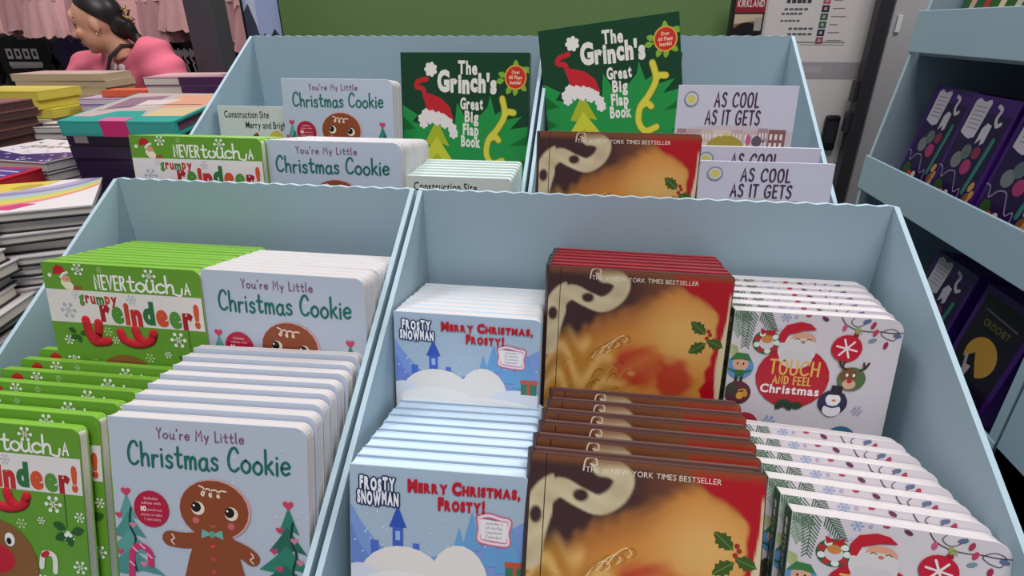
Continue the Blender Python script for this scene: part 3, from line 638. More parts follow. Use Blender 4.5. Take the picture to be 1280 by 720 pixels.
def tspine(a):
    a.text('TOUCH', .22, 1.8, .5, '#e8e6e0', .02, rot=90, width=2.0); a.text('AND FEEL CHRISTMAS', .25, 4.3, .4, '#d8dcd2', .02, rot=90, width=4.6)
    a.ell(.5, .9, .2, .28, '#e8e6e0'); a.ell(.5, 1.5, .2, .28, '#e8e6e0')
proto('T', make_book('board_book', 'x', 'book', *TD, art_touch(TD[0], TD[1]), back='#cfcace', page='#cdc7c8', r=.016, spine='#1d4a2e', spine_art=tspine))
proto('A', make_book('picture_book', 'x', 'book', *AD, art_cool(AD[0], AD[1]), back='#c9c6d2', page='#e2e0e0', r=.001, ct=.0008, inset=.0004))
proto('K', make_book('board_book', 'x', 'book', *KD, art_site(KD[0], KD[1]), back='#c8dedd', page='#cfe6e4', r=.006))
proto('R', make_book('picture_book', 'x', 'book', *RD, art_flap(RD[0], RD[1]), back='#143a26', page='#dcdad4', r=.002, ct=.002, spine='#12331f'))
def put(key, dims, n, TL, floor, lean, pitch, where, desc, group, yaw=0, roll=0, dx=0, perp=True, dz=0, k=1):
    """floor = (height, y where it starts, fall per metre): the books are stretched a touch so that they reach it"""
    w, h, t = [v * k for v in dims]; M = orient(yaw, lean, roll).to_3x3(); z0, y0, g = floor
    by = TL[1] - h * math.sin(R(lean)); low = min((M @ Vector((a, b, 0))).z + (g * b if b else 0) for a in (0, w) for b in (0, t))
    zf = z0 - g * (by - y0) - low + .0008
    sz = (TL[2] - zf) / (h * math.cos(R(lean)))
    stack(key, dims, n, TL, yaw, lean, pitch, where, desc, group, roll, dx=dx, perp=perp, sz=sz, dz=dz, k=k)
UP = (.979, .5275, GU); LO = (.872, 0, 0); LL = (.845, 0, 0); LC = (.9, 0, 0)
RF = (1.100, .752, .04); RB = (1.157, .985, GR); RA = (1.168, .975, GR)
put('G', GD, 10, (-.667, .549, 1.189), UP, 10, .0148, 'in upper row at far left', 'lime green board book', 'green books in the upper row')
put('C', CDm, 8, (-.4535, .552, 1.190), UP, 10, .0150, 'in upper row under pale cookie title', 'white edged cookie board book', 'cookie books in the upper row', yaw=-.3, k=.9465)
put('F', FD, 8, (-.2265, .570, 1.141), UP, 10, .0168, 'in upper row left of painted books', 'snowy blue board book', 'snow books in the upper row')
put('N', ND, 6, (-.045, .613, 1.193), UP, 10, .0187, 'in upper row beside touch books', 'brown painted hardcover', 'painted hardcovers in the upper row', yaw=-1)
put('T', TD, 6, (.172, .603, 1.154), (.968, 0, 0), 10, .0185, 'in upper row along right wall', 'white holiday icon board book', 'touch books in the upper row', yaw=-.3, perp=False)
put('G', GD, 8, (-.752, .412, 1.052), LL, 17, .0195, 'in lower row at far left', 'lime green board book', 'green books in the lower row', yaw=1, dx=.0095, perp=False, dz=.0036)
put('C', CDm, 8, (-.457, .383, 1.105), LC, 17, .0185, 'in lower row showing whole gingerbread figure', 'white edged cookie board book', 'cookie books in the lower row', yaw=2.5, perp=False, k=.9465)
put('FB', FD, 9, (-.219, .397, 1.062), LO, 17, .0182, 'in lower row beside divider walls', 'snowy blue board book', 'snow books in the lower row', yaw=2, perp=False, dz=-.0038)
put('NB', ND, 6, (-.042, .410, 1.088), LO, 23, .0265, 'in lower row between blue and white books', 'brown painted hardcover', 'painted hardcovers in the lower row', perp=False, dz=-.0045, dx=.002)
put('T', TD, 7, (.204, .420, 1.038), LO, 21, .0200, 'in lower row along right wall', 'white holiday icon board book', 'touch books in the lower row', yaw=-4, dx=-.0055, perp=False, dz=.001)
put('G', GD, 5, (-.693, .768, 1.303), RF, 8.5, .0148, 'in rear tray before construction book', 'lime green board book', 'green books in the rear tray')
put('C', CDm, 9, (-.4905, .786, 1.298), RF, 8, .0158, 'in rear tray beside mint block', 'white edged cookie board book', 'cookie books before the flap book')
put('K', KD, 7, (-.276, .795, 1.249), (1.095, 0, 0), 8, .0179, 'below the dark green flap book', 'mint edged construction board book', 'mint construction books in the rear tray', perp=False)
put('N', ND, 2, (-.074, .768, 1.322), RF, 9, .0187, 'below leaning green flap book', 'brown painted hardcover', 'painted hardcovers in the rear tray')
put('A', AD, 1, (.166, .90, 1.261), RF, 9, .01, 'at front of right rear tray', 'lavender city picture book, fully shown,', None)
put('A', AD, 1, (.158, .945, 1.275), RF, 5, .01, 'peeking over front copy in right rear tray', 'lavender city picture book', None)
put('A', AD, 1, (.139, 1.045, 1.358), RA, 8.7, .01, 'standing highest in rear tray beside white sign', 'lavender city picture book', None)
put('C', CDm, 3, (-.583, 1.034, 1.363), RB, 8, .0158, 'on rear step left of flap book', 'white edged cookie board book', 'cookie books on the rear step')
put('K', KD, 1, (-.752, 1.075, 1.307), RB, 8, .018, 'in rear left corner', 'cream construction board book', None)
put('R', RD, 2, (-.385, 1.147, 1.404), RF, 9, .0122, 'standing straight left of rear divider', 'dark green flap book', 'upright green flap books')
put('R', RD, 1, (-.098, 1.19, 1.404), RF, 9, .0128, 'hidden behind the tilted copy', 'dark green flap book', None)
put('R', RD, 1, (-.114, 1.14, 1.441), (1.135, 0, 0), 12, .0128, 'tilted and propped highest at top centre', 'bright green flap book', None, yaw=2, roll=7.5)

# ------------------------------------------------------------------ sales table with piles of books (left)
def place_flat(o, w, h, top, yaw, pitch=0, roll=0):
    o.matrix_world = Matrix.Translation(top) @ Matrix.Rotation(R(yaw), 4, 'Z') @ Matrix.Rotation(R(pitch), 4, 'X') @ Matrix.Rotation(R(roll), 4, 'Y') @ Matrix.Rotation(-R(90), 4, 'X') @ Matrix.Translation((-w / 2, 0, -h / 2))
TORD = ['top', 'second', 'third', 'fourth', 'fifth', 'sixth', 'seventh', 'eighth', 'ninth', 'tenth', 'eleventh', 'twelfth', 'thirteenth', 'fourteenth', 'fifteenth', 'sixteenth', 'seventeenth', 'eighteenth', 'nineteenth', 'twentieth']
def pile(src, dims, n, top, yaw, desc, where, group, pitch=0, roll=0, jx=.004, jr=2.0, first=0, total=None):
    w, h, t = dims; T = Matrix.Rotation(R(yaw), 4, 'Z') @ Matrix.Rotation(R(pitch), 4, 'X') @ Matrix.Rotation(R(roll), 4, 'Y')
    dn = T.to_3x3() @ Vector((0, 0, -1))
    for i in range(n):
        o = src if i == 0 else copy_tree(src)
        p = Vector(top) + dn * (t * 1.015 * i) + Vector((random.uniform(-jx, jx), random.uniform(-jx, jx), 0)) * (1 if i else 0)
        place_flat(o, w, h, p, yaw + (random.uniform(-jr, jr) if i else 0), pitch, roll)
        k = first + i; tag(o, f'{desc}, {TORD[k]} {"of" if k == 0 else "from top of"} {where}' if n > 1 or first else f'{desc} {where}', 'book', group)
    return Vector(top) + dn * (t * 1.015 * n)
TT = .78
tb = thing('sales_table', 'long dark table heaped with piles of books at left', 'table', (-1.93, 1.43, 0), 0)
boxobj('tabletop', (-.98, .98, -.92, .92, TT - .04, TT), mat('#3a3234', .6, .1, 8), tb, .004)
for sx in (-1, 1):
    for sy in (-1, 1): boxobj('leg', (sx * .92 - .03, sx * .92 + .03, sy * .86 - .03, sy * .86 + .03, 0, TT - .04), mat('#2c2a2c', .5, .1, 20), tb, .003)
for sy in (-1, 1): boxobj('apron', (-.89, .89, sy * .86 - .012, sy * .86 + .012, TT - .12, TT - .04), mat('#2c2a2c', .5, .1, 20), tb, .002)
def flat_art(w, h, base, marks):
    a = Art(w, h, base, .3)
    for m in marks: getattr(a, m[0])(*m[1:])
    return a
def fill(src, dims, top, yaw, desc, where, group, **k):
    n = int((top[2] - TT) / (dims[2] * 1.015)); return pile(src, dims, max(1, n), top, yaw, desc, where, group, **k)
# teal boxed set: its long spine faces the display
tw, th, tt = .285, .3, .036
ta = flat_art(tw, th, '#2f9a92', [('poly', [(.02, .0), (.98, .0), (.98, .86), (.62, .88), (.55, .7), (.3, .72), (.2, .9), (.02, .9)], '#b9a9a6'), ('poly', [(.5, .1), (.9, .05), (.95, .5), (.6, .6)], '#d19a7c'), ('poly', [(.08, .2), (.4, .1), (.45, .55), (.12, .65)], '#8e6f80'), ('poly', [(.62, .62), (.97, .55), (.97, .86), (.64, .88)], '#cdb58a'), ('poly', [(.3, .3), (.62, .25), (.55, .5), (.33, .6)], '#d3c3c0'), ('line', [(.1, .7), (.4, .5), (.9, .45)], .02, '#3b2d3a')])
teal = thing('boxed_set', 'teal boxed book set with pink label lying on purple spined pile', 'boxed set')
bm = bmesh.new(); slab(bm, tw, th, 0, .006, .01); ta.add(bm); obj('lid', bm, ta.mats, teal)
bm = bmesh.new(); slab(bm, tw, th, tt - .006, tt, .01); obj('tray', bm, mat('#2b8f88', .35), teal)
bm = bmesh.new(); slab(bm, tw - .002, .02, .006, tt - .006, .004, x0=.001); tsp = obj('spine', bm, mat('#31a39a', .35), teal)
bm = bmesh.new(); box(bm, .012, tw - .012, .0065, tt - .0065, .02, th - .01); obj('contents', bm, mat('#7c4a5e', .6, .1, 90), teal)
bm = bmesh.new(); slab(bm, .066, .012, -.0012, tt + .0004, .002, x0=.105, z0=-.0012, mi=0); 
for f in bm.faces: f.material_index = 0
obj('pink_label', bm, mat('#c42470', .35), tsp)
bm = bmesh.new(); slab(bm, .066, .035, -.0014, -.0002, .002, x0=.105, z0=-.0012); obj('band', bm, mat('#c46a92', .35), teal)
place_flat(teal, tw, th, (-1.123, 1.352, 1.266), 4, 6)
na = flat_art(.29, .27, '#2a2038', [('rect', .1, .1, .9, .8, '#4a2f62'), ('ell', .5, .45, .25, .2, '#7f5a94')])
nv = make_book('hardcover_book', 'x', 'book', .29, .27, .031, na, back='#241c34', page='#3a3048', r=.003, ct=.003, inset=.0022)
bm = bmesh.new(); box(bm, .0, .29, .0, .031, -.0025, -.0002, bev=.0008); nsp = obj('spine', bm, mat('#2a2140', .35), nv)
fill(nv, (.29, .27, .031), (-1.128, 1.36, 1.222), 2, 'dark purple spined hardcover', 'pile beneath teal set', 'purple hardcovers under the teal set', jx=.003, jr=1, pitch=1)
bm = bmesh.new()
for x0, x1 in ((.02, .055), (.17, .185), (.2, .23)):
    bm = bmesh.new(); box(bm, x0, x1, .006, .025, -.0031, -.0024); obj('price_label', bm, mat('#c9c4cc', .5), nsp)
# white floral hardcovers, purple border
random.seed(5)
mk = [('poly', [(.0, .5), (.5, .62), (1, .35), (1, .9), (0, .9)], '#3f3064')]
for k in range(46): mk.append(('ell', random.uniform(.03, .97), random.uniform(.45, .8), .022, .012, ['#d9c6e6', '#b78fd0', '#e9e2ee', '#8f6fb8'][k % 4], random.uniform(0, 180), 8))
for k in range(24): mk.append(('ell', random.uniform(.05, .7), random.uniform(.05, .42), .03, .016, ['#8a9a6a', '#c9876a', '#b9a0b0', '#6f8a5c'][k % 4], random.uniform(0, 180), 8))
wa = flat_art(.3, .25, '#dcd5dc', mk)
wh = make_book('hardcover_book', 'x', 'book', .3, .25, .026, wa, back='#4a3f58', page='#cfc9c4', r=.003, ct=.0028, inset=.003)
fill(wh, (.3, .25, .026), (-1.455, 1.325, 1.152), -6, 'floral hardcover with purple dotted border', 'pile left of teal set', 'floral hardcovers on the table')
ra = flat_art(.24, .19, '#c0202e', [('rect', .06, .06, .94, .72, '#5a3f86'), ('line', [(.1, .2), (.5, .14), (.9, .2)], .03, '#c9bfd8'), ('line', [(.1, .35), (.5, .3), (.9, .35)], .03, '#b3a6d0'), ('line', [(.1, .5), (.5, .45), (.9, .5)], .03, '#c9bfd8'), ('line', [(.1, .64), (.5, .6), (.9, .64)], .025, '#8f7fc0')])
rd = make_book('activity_book', 'x', 'book', .24, .19, .03, ra, back='#a31a28', page='#b42432', r=.012, ct=.004, inset=.001)
fill(rd, (.24, .19, .03), (-1.428, 1.075, 1.142), 4, 'red rimmed activity book', 'pile before floral books', 'red activity books on the table')
ma = []
for k, c in enumerate(('#d98f86', '#d8c25c', '#b7c47a', '#aab6c4', '#8d86ac', '#a7a2c0')): ma.append(('line', [(-.1, 1.15 - .14 * k), (.4, 1.02 - .12 * k), (.75, .7 - .1 * k), (.98, .3 - .1 * k)], .13, c))
ma += [('poly', [(0, 0), (.6, 0), (.5, .2), (.25, .4), (0, .5)], '#d8bf55'), ('ell', .3, .25, .16, .1, '#b9a04a', -30), ('poly', [(.05, 1.2), (.35, 1.05), (.5, 1.12), (.3, 1.3)], '#c8447a')]
ga = flat_art(.19, .26, '#ddd6d8', ma)
rb = make_book('picture_book', 'x', 'book', .19, .26, .022, ga, back='#17161a', page='#d4cdc6', r=.002, ct=.004, inset=.004)
fill(rb, (.19, .26, .022), (-1.147, 1.005, 1.130), 38, 'rainbow striped picture book', 'the pile nearest the tray corner', 'rainbow books on the table', roll=2, jx=.014, jr=7)
ca = flat_art(.2, .2, '#dcd4d4', [('rect', .1, .1, .9, .45, '#c9b8c0'), ('ell', .5, .7, .2, .15, '#c98a7a')])
cr = make_book('hardcover_book', 'x', 'book', .2, .2, .025, ca, back='#1c1a1e', page='#d6cdbf', r=.001, ct=.0032, inset=.004)
fill(cr, (.2, .2, .025), (-1.185, .745, 1.118), 14, 'cream paged hardcover', 'the nearest pile at left edge', 'cream paged hardcovers on the table', jx=.014, jr=6)
ba = flat_art(.24, .2, '#7a4f4a', [('rect', .08, .08, .92, .7, '#8d6258'), ('ell', .5, .4, .2, .15, '#a87a68')])
bk = make_book('hardcover_book', 'x', 'book', .24, .2, .024, ba, back='#5f3a38', page='#4a2e30', r=.004, ct=.004, inset=.002)
fill(bk, (.24, .2, .024), (-1.86, 1.50, 1.247), 8, 'chocolate brown hardcover', 'the pile at the left frame edge', 'brown hardcovers on the table', jx=.008, jr=3)
ya = flat_art(.3, .2, '#cdbb45', [('rect', .05, .05, .95, .3, '#d8c858')])
yl = make_book('softcover_book', 'x', 'book', .3, .2, .03, ya, back='#c0ae3c', page='#d3c350', r=.002, ct=.0015, inset=.0008)
e = pile(yl, (.3, .2, .03), 3, (-2.06, 1.86, 1.25), 5, 'yellow softcover workbook', 'the pile behind brown books', 'yellow workbooks on the table', jx=.03)
sa_ = flat_art(.32, .24, '#d8d2d2', [('poly', [(0, .55), (1, .3), (1, .5), (0, .75)], '#2a2748'), ('rect', .1, .05, .6, .2, '#c9c24a')])
sv = make_book('magazine', 'x', 'magazine', .32, .24, .02, sa_, back='#232038', page='#cfc8c4', r=.001, ct=.002, inset=.002)
fill(sv, (.32, .24, .02), (-1.63, 1.72, 1.165), 10, 'white and navy magazine', 'the pile between brown and teal ones', 'navy and white magazines on the table', jx=.015, jr=6)
y2 = make_book('softcover_book', 'x', 'book', .33, .22, .03, flat_art(.33, .22, '#bcaaa6', [('rect', .1, .1, .9, .5, '#a58f94')]), back='#7a6870', page='#cbbfb2', r=.002, ct=.0015)
fill(y2, (.33, .22, .03), (-2.06, 1.86, e.z - .001), 3, 'dull beige softcover', 'the stack under yellow workbooks', 'beige softcovers on the table', jx=.012)
va = flat_art(.36, .22, '#a58cb4', [('poly', [(0, .3), (1, .1), (1, .3), (0, .55)], '#c4b0c8'), ('rect', .7, .35, .95, .55, '#6a4a90')])
lv = make_book('magazine', 'x', 'magazine', .36, .22, .022, va, back='#5c3f86', page='#c9bcc8', r=.001, ct=.003)
fill(lv, (.36, .22, .022), (-1.70, 2.02, 1.215), 12, 'lavender covered magazine', 'the pile behind navy magazines', 'lavender magazines on the table', jx=.012, jr=5)
wb_ = flat_art(.36, .19, '#c8b8a8', [('rect', .05, .05, .5, .4, '#cfa99a')])
wt = make_book('softcover_book', 'x', 'book', .36, .19, .026, wb_, back='#b9a88f', page='#bfa98a', r=.001, ct=.0015)
fill(wt, (.36, .19, .026), (-2.13, 2.17, 1.283), 9, 'tan paged softcover', 'the tall pile before the woman', 'tan softcovers on the table', jx=.008, jr=2)
pa = flat_art(.33, .22, '#b7889a', [('poly', [(0, .1), (.6, .05), (.8, .4), (0, .5)], '#d0b0a8'), ('rect', .7, .1, .95, .5, '#7a4f80')])
pk = make_book('hardcover_book', 'x', 'book', .33, .22, .028, pa, back='#4a2450', page='#cfc3b8', r=.003, ct=.003, inset=.002)
bm = bmesh.new(); box(bm, .12, .33, .0, .028, -.002, -.0002, bev=.0006); obj('spine', bm, mat('#4b2350', .4), pk)
fill(pk, (.33, .22, .028), (-1.42, 2.0, 1.292), 12, 'pink topped hardcover with plum spine', 'the pile behind teal set', 'plum spined hardcovers on the table', jx=.01, jr=3)
oa = flat_art(.2, .2, '#c8502e', [('rect', .1, .1, .9, .5, '#d8754a')])
og = make_book('paperback_book', 'x', 'book', .16, .1, .022, flat_art(.16, .1, '#cb4a2c', [('rect', .1, .1, .9, .4, '#d8754a')]), back='#a83a24', page='#d0603c', r=.001, ct=.001)
pile(og, (.16, .1, .022), 1, (-1.73, 1.99, 1.2385), 14, 'small orange paperback', 'lying on the lavender magazines', None)

# ------------------------------------------------------------------ backdrop: partition, boards, posts
GB = boxobj('green_partition_board', (-1.635, .62, 3.0, 3.05, 0, 2.4), mat('#5f7f4a', .7, .05, 2), None, .004); tag(GB, 'plain olive green partition board behind the display', 'partition')
pt = thing('post', 'dark square upright post behind the teal set', 'post', (-1.785, 2.62, 0))
boxobj('shaft', (-.066, .066, -.06, .06, .012, 2.6), mat('#46424a', .5, .06, 12), pt, .004); boxobj('foot_plate', (-.11, .11, -.1, .1, 0, .012), mat('#38353b', .5), pt)
ps = thing('poster_stand', 'framed poster of pale sky and dark trees beside green board', 'poster', (-1.775, 3.08, 0))
pm = Art(.2, 1.3, '#9fb0d8', .4)
pm.poly([(.1, 0), (.4, 0), (.3, 6.5), (.1, 6.5)], '#c3cce6'); pm.poly([(0, 3.4), (.15, 3.2), (.3, 3.7), (.35, 4.0), (.2, 4.2), (0, 4.3)], '#3a4258'); pm.poly([(.3, 4.2), (.5, 3.9), (.62, 4.05), (.8, 3.8), (1, 4.1), (1, 6.5), (.2, 6.5)], '#2f3a4a')
bm = bmesh.new(); slab(bm, .2, 1.3, 0, .01, .002); pm.add(bm); bmesh.ops.translate(bm, vec=(-.1, -.012, .9), verts=bm.verts[:]); obj('print', bm, pm.mats, ps)
bm = bmesh.new()
for d in ((-.112, -.1, -.015, .015, .0, 2.22), (.1, .112, -.015, .015, .0, 2.22), (-.1, .1, -.015, .015, 2.2, 2.22), (-.1, .1, -.015, .015, .88, .9)): box(bm, *d)
obj('frame', bm, mat('#15141a', .4), ps)
wbd = thing('information_board', 'tall white board with coloured square chart behind right tray', 'board', (.645, 1.965, 0))
boxobj('panel', (-.152, .152, 0, .03, 0, 2.2), mat('#cdc6c4', .55, .03, 3), wbd, .003)
ia = Art(.3, 1.0, '#cdc6c4', .5)
for k, c in enumerate(('#b84a5c', '#3a2430', '#2f5a50', '#35604f', '#2c2540', '#96405a')):
    v = .068 + .072 * k; u = .50 - .0 * k
    ia.rect(u, v, u + .07, v + .062, c); ia.rect(u + .022, v + .018, u + .048, v + .044, '#a99aa0'); ia.rect(u + .1, v + .026, u + .1 + (.08 + .03 * (k % 3)), v + .034, '#6f686c')
for v, u0, u1, hh in ((.085, .16, .40, .036), (.165, .15, .38, .018), (.205, .13, .33, .018), (.27, .13, .32, .014), (.34, .22, .46, .018), (.39, .22, .46, .018)):
    x = u0
    for k in range(5): ia.rect(x, v, x + (u1 - u0) / 5 * (.72 + .08 * (k % 3)), v + hh, '#57505a' if hh < .03 else '#3c3640'); x += (u1 - u0) / 5
ia.rect(.3, .47, .78, .478, '#6f686c'); ia.rect(.36, .495, .78, .499, '#8d868a'); ia.rect(.2, .66, 1, .82, '#9c9499'); ia.rect(.35, .7, .62, .76, '#a8a0a4')
bm = bmesh.new(); slab(bm, .3, 1.0, 0, .0015, .001); ia.add(bm); bmesh.ops.translate(bm, vec=(-.15, -.0016, .545), verts=bm.verts[:]); obj('chart', bm, ia.mats, wbd)
sc = thing('price_scanner', 'small black scanner fixed low on the white board', 'scanner', (.742, 1.9615, 1.138))
bm = bmesh.new(); box(bm, -.022, .022, -.02, 0, -.055, .055, bev=.008); obj('body', bm, mat('#17161a', .3), sc)
bm = bmesh.new(); box(bm, -.015, .015, -.0215, -.0195, -.03, .035, bev=.0006); obj('screen', bm, mat('#2d2c34', .15), sc)
bp = thing('post', 'dark narrow post along right edge of white board', 'post', (.79, 1.905, 0))
boxobj('shaft', (-.018, .018, -.02, .02, .01, 2.4), mat('#2a272d', .45, .05, 12), bp, .002); boxobj('foot_plate', (-.05, .05, -.05, .05, 0, .01), mat('#222026', .5), bp)
for z in (1.18, 1.27): boxobj('bracket', (-.03, -.0185, -.015, .015, z - .03, z + .03), mat('#2a272d', .45), bp)
gp = thing('partition_panel', 'plain light grey panel between dark post and shelf display', 'partition', (1.07, 1.905, 0))
boxobj('panel', (-.25, .25, 0, .03, 0, 2.3), mat('#aeaaac', .6, .03, 3), gp, .003); boxobj('latch', (-.238, -.225, -.008, -.0005, 1.43, 1.475), mat('#d8d6d8', .4), gp)
ks = thing('stacked_carton', 'tall black carton with red band beside green board', 'carton', (.635, 2.84, 0))
boxobj('box', (-.075, .065, -.03, .03, 0, 1.62), mat('#1c191c', .5, .1, 30), ks, .004)
ka = Art(.13, .6, '#1c191c', .4)
ka.rect(.04, .35, 1, .85, '#8f1f30'); ka.text('KIRKLAND', .1, .68, .2, '#d9c8c8', .03, width=.85)
ka.rect(.06, .9, .95, 1.2, '#cdb9a0'); ka.poly([(.06, 1.2), (.95, 1.05), (.95, 1.3), (.06, 1.3)], '#8a6a50'); ka.ell(.5, 1.4, .4, .25, '#171416'); ka.rect(.72, 1.0, .95, 1.4, '#b0a6a0'); ka.rect(.1, 1.55, .4, 1.62, '#b3a9a4'); ka.ell(.4, 1.75, .25, .1, '#6a5a50'); ka.ell(.5, 2.8, .35, .5, '#3a2a24')
bm = bmesh.new(); slab(bm, .13, .6, 0, .001, .001); ka.add(bm); bmesh.ops.translate(bm, vec=(-.07, -.0312, 1.01), verts=bm.verts[:]); obj('front_print', bm, ka.mats, ks)

# ------------------------------------------------------------------ shelf display of boxed kits (right)
def shelf_display(y0, y1, label, closed=False):
    r = thing('shelf_display', label, 'shelf display', (.83, (y0 + y1) / 2, 0), 0, None); hy = (y1 - y0) / 2; X0 = -.17
    dk = mat('#8798a4', .75, .04, 9)
    for ys in (-hy, hy - .012):
        bm = bmesh.new(); fs = prism(bm, [(X0, 0), (X0 + .34, 0), (X0 + .34, 1.9), (X0 + .09, 1.9), (X0, 1.15)], 'y', ys, ys + .012)
        for f in fs:
            f.normal_update()
            if f.normal.x < -.5: f.material_index = 1
        obj('side_panel', bm, [dk, EDGE], r)
        if ys < 0: boxobj('front_post', (X0 - .004, X0 + .001, ys, ys + .018, 0, 1.084), CARD, r)
    boxobj('back_panel', (X0 + .34, X0 + .35, -hy, hy, 0, 1.9), dk, r)
    if closed: boxobj('front_panel', (X0 - .006, X0 - .001, -hy, hy, .001, 1.08), CARD, r)
    for z in (.30, .80, 1.105, 1.40): boxobj('shelf', (X0 + .045 if z > 1.2 else X0 + .012, X0 + .339, -hy + .0125, hy - .0125, z - .012, z), dk, r)
    for z0, z1, o in ((.27, .36, 0), (.775, .85, 0), (1.085, 1.165, 0), (1.395, 1.478, .03)):
        bm = bmesh.new(); box(bm, X0 - .006 + o, X0 + o, -hy, hy, z0, z1, bev=.0015)
        obj('shelf_lip', bm, [CARD], r)
    return r
shelf_display(.80, 1.475, 'light blue cardboard shelf display filled with purple kits')
shelf_display(.16, .793, 'nearer closed light blue shelf display at right frame edge', True)
kw, kh, kt = .142, .215, .075
def kit_art(front):  # tag and print colours dimmed: the shelf's shade is put into them
    a = Art(kw, kh, '#3d1566', .25)
    if front:
        a.poly([(.06, .22), (.94, .2), (.94, 1.44), (.06, 1.44)], '#251040')
        a.poly([(.12, .08), (.18, .04), (.3, .08), (.42, .04), (.46, .08), (.42, .52), (.32, .56), (.22, .54), (.1, .5)], '#b3acb8')
        for k in range(6): a.rect(.17, .14 + .055 * k, .4, .155 + .055 * k, '#8b8192')
        a.line([(.62, .1), (.7, .14), (.68, .25), (.74, .33), (.8, .3)], .05, '#b3acb8'); a.poly([(.5, .4), (.56, .32), (.66, .34), (.66, .56), (.6, .6), (.58, .52), (.5, .6)], '#b3acb8')
        for u, v, r_, c in ((.3, .85, .11, '#6d6f74'), (.42, .72, .1, '#585f66'), (.55, .9, .1, '#9a3264'), (.62, .7, .08, '#7a2a4a'), (.18, 1.25, .1, '#2f4a1e'), (.3, 1.32, .06, '#b0442a'), (.42, 1.3, .05, '#c9b8a0')): a.ell(u, v, r_, r_, c)
        a.line([(.0, .98), (.1, 1.0), (.16, 1.12), (.26, 1.02), (.4, 1.0), (.48, 1.12), (.56, 1.24), (.66, 1.18), (.7, 1.4)], .018, '#85779a')
        a.line([(.82, .5), (.74, 1.2)], .07, '#2c6a62', False); a.line([(.83, .5), (.75, 1.2)], .015, '#3f7c74', False)
        for u, v in ((.86, 1.1), (.92, 1.2), (.84, 1.25), (.9, 1.32)): a.ell(u, v, .045, .07, '#b5834e' if u > .85 else '#7a4a2a', 20)
    else:
        a.poly([(.08, .1), (.92, .1), (.92, 1.44), (.08, 1.44)], '#1a1026')
        a.line([(.2, .27), (.8, .3)], .02, '#5a5260', False); a.text('CROCHET', .26, .45, .085, '#54542c', .03, width=.48)
        a.ell(.5, .82, .28, .26, '#b98a3c'); a.poly([(.2, 1.0), (.4, .8), (.5, .95), (.62, 1.1), (.85, 1.35), (.3, 1.4), (.15, 1.2)], '#191320'); a.line([(.3, .9), (.36, 1.1), (.3, 1.3)], .05, '#a89ca8'); a.ell(.55, 1.3, .09, .09, '#8d7a92'); a.poly([(.35, 1.0), (.45, .98), (.42, 1.2)], '#b3a6b0')
    return a
def kit(front):
    r = thing('craft_kit', 'x', 'craft kit'); a = kit_art(front)
    bm = bmesh.new(); slab(bm, kw, kh, .0012, kt, .002, mi=0); obj('carton', bm, mat('#4a1c80', .3, .06, 40), r)
    bm = bmesh.new(); slab(bm, kw, kh, 0, .001, .002); a.add(bm); obj('front_print', bm, a.mats, r); return r
def put_kit(o, y, z, label, group, lean=9, x=.705):
    o.matrix_world = Matrix.Translation((x, y + kw / 2, z + .001 + kt * math.sin(R(lean)))) @ Matrix.Rotation(R(-90), 4, 'Z') @ Matrix.Rotation(-R(lean), 4, 'X')
    tag(o, label, 'craft kit', group)
k0 = kit(True); k1 = kit(False); g = 'purple craft kits on the shelf display'
put_kit(k0, 1.345, 1.105, 'purple craft kit farthest back on the upper right shelf', g)
put_kit(copy_tree(k0), 1.185, 1.105, 'purple craft kit second from far end of upper right shelf', g, x=.69)
put_kit(copy_tree(k0), 1.03, 1.105, 'purple craft kit nearest on the upper right shelf', g, x=.69)
put_kit(copy_tree(k0), 1.135, .80, 'purple craft kit with white tag half hidden on lower shelf', g, x=.69)
put_kit(k1, .965, .80, 'purple craft kit with orange moon disc on lower shelf', g, x=.69)
def stripe_art(w, h):
    a = Art(w, h, '#2c5a2c', .3)
    for k, c in enumerate(('#c9a890', '#b33030', '#d8c8a8', '#c8bfae')): a.poly([(.1 + .24 * k, 1.3), (.2 + .24 * k, 1.3), (.26 + .24 * k, .6), (.18 + .24 * k, .6)], c)
    return a
gk = make_book('picture_book', 'x', 'book', .2, .26, .02, stripe_art(.2, .26), back='#24502a', page='#d8d4cc', r=.002)
for i, (y, lb) in enumerate(((1.44, 'green striped picture book farthest on the top right shelf'), (1.215, 'green striped picture book second on the top right shelf'), (.99, 'green striped picture book nearest on the top right shelf'))):
    o = gk if i == 0 else copy_tree(gk)
    o.matrix_world = Matrix.Translation((.735, y, 1.4015 + .004)) @ Matrix.Rotation(R(-90), 4, 'Z') @ Matrix.Rotation(-R(10), 4, 'X'); tag(o, lb, 'book', 'green books on the top right shelf')

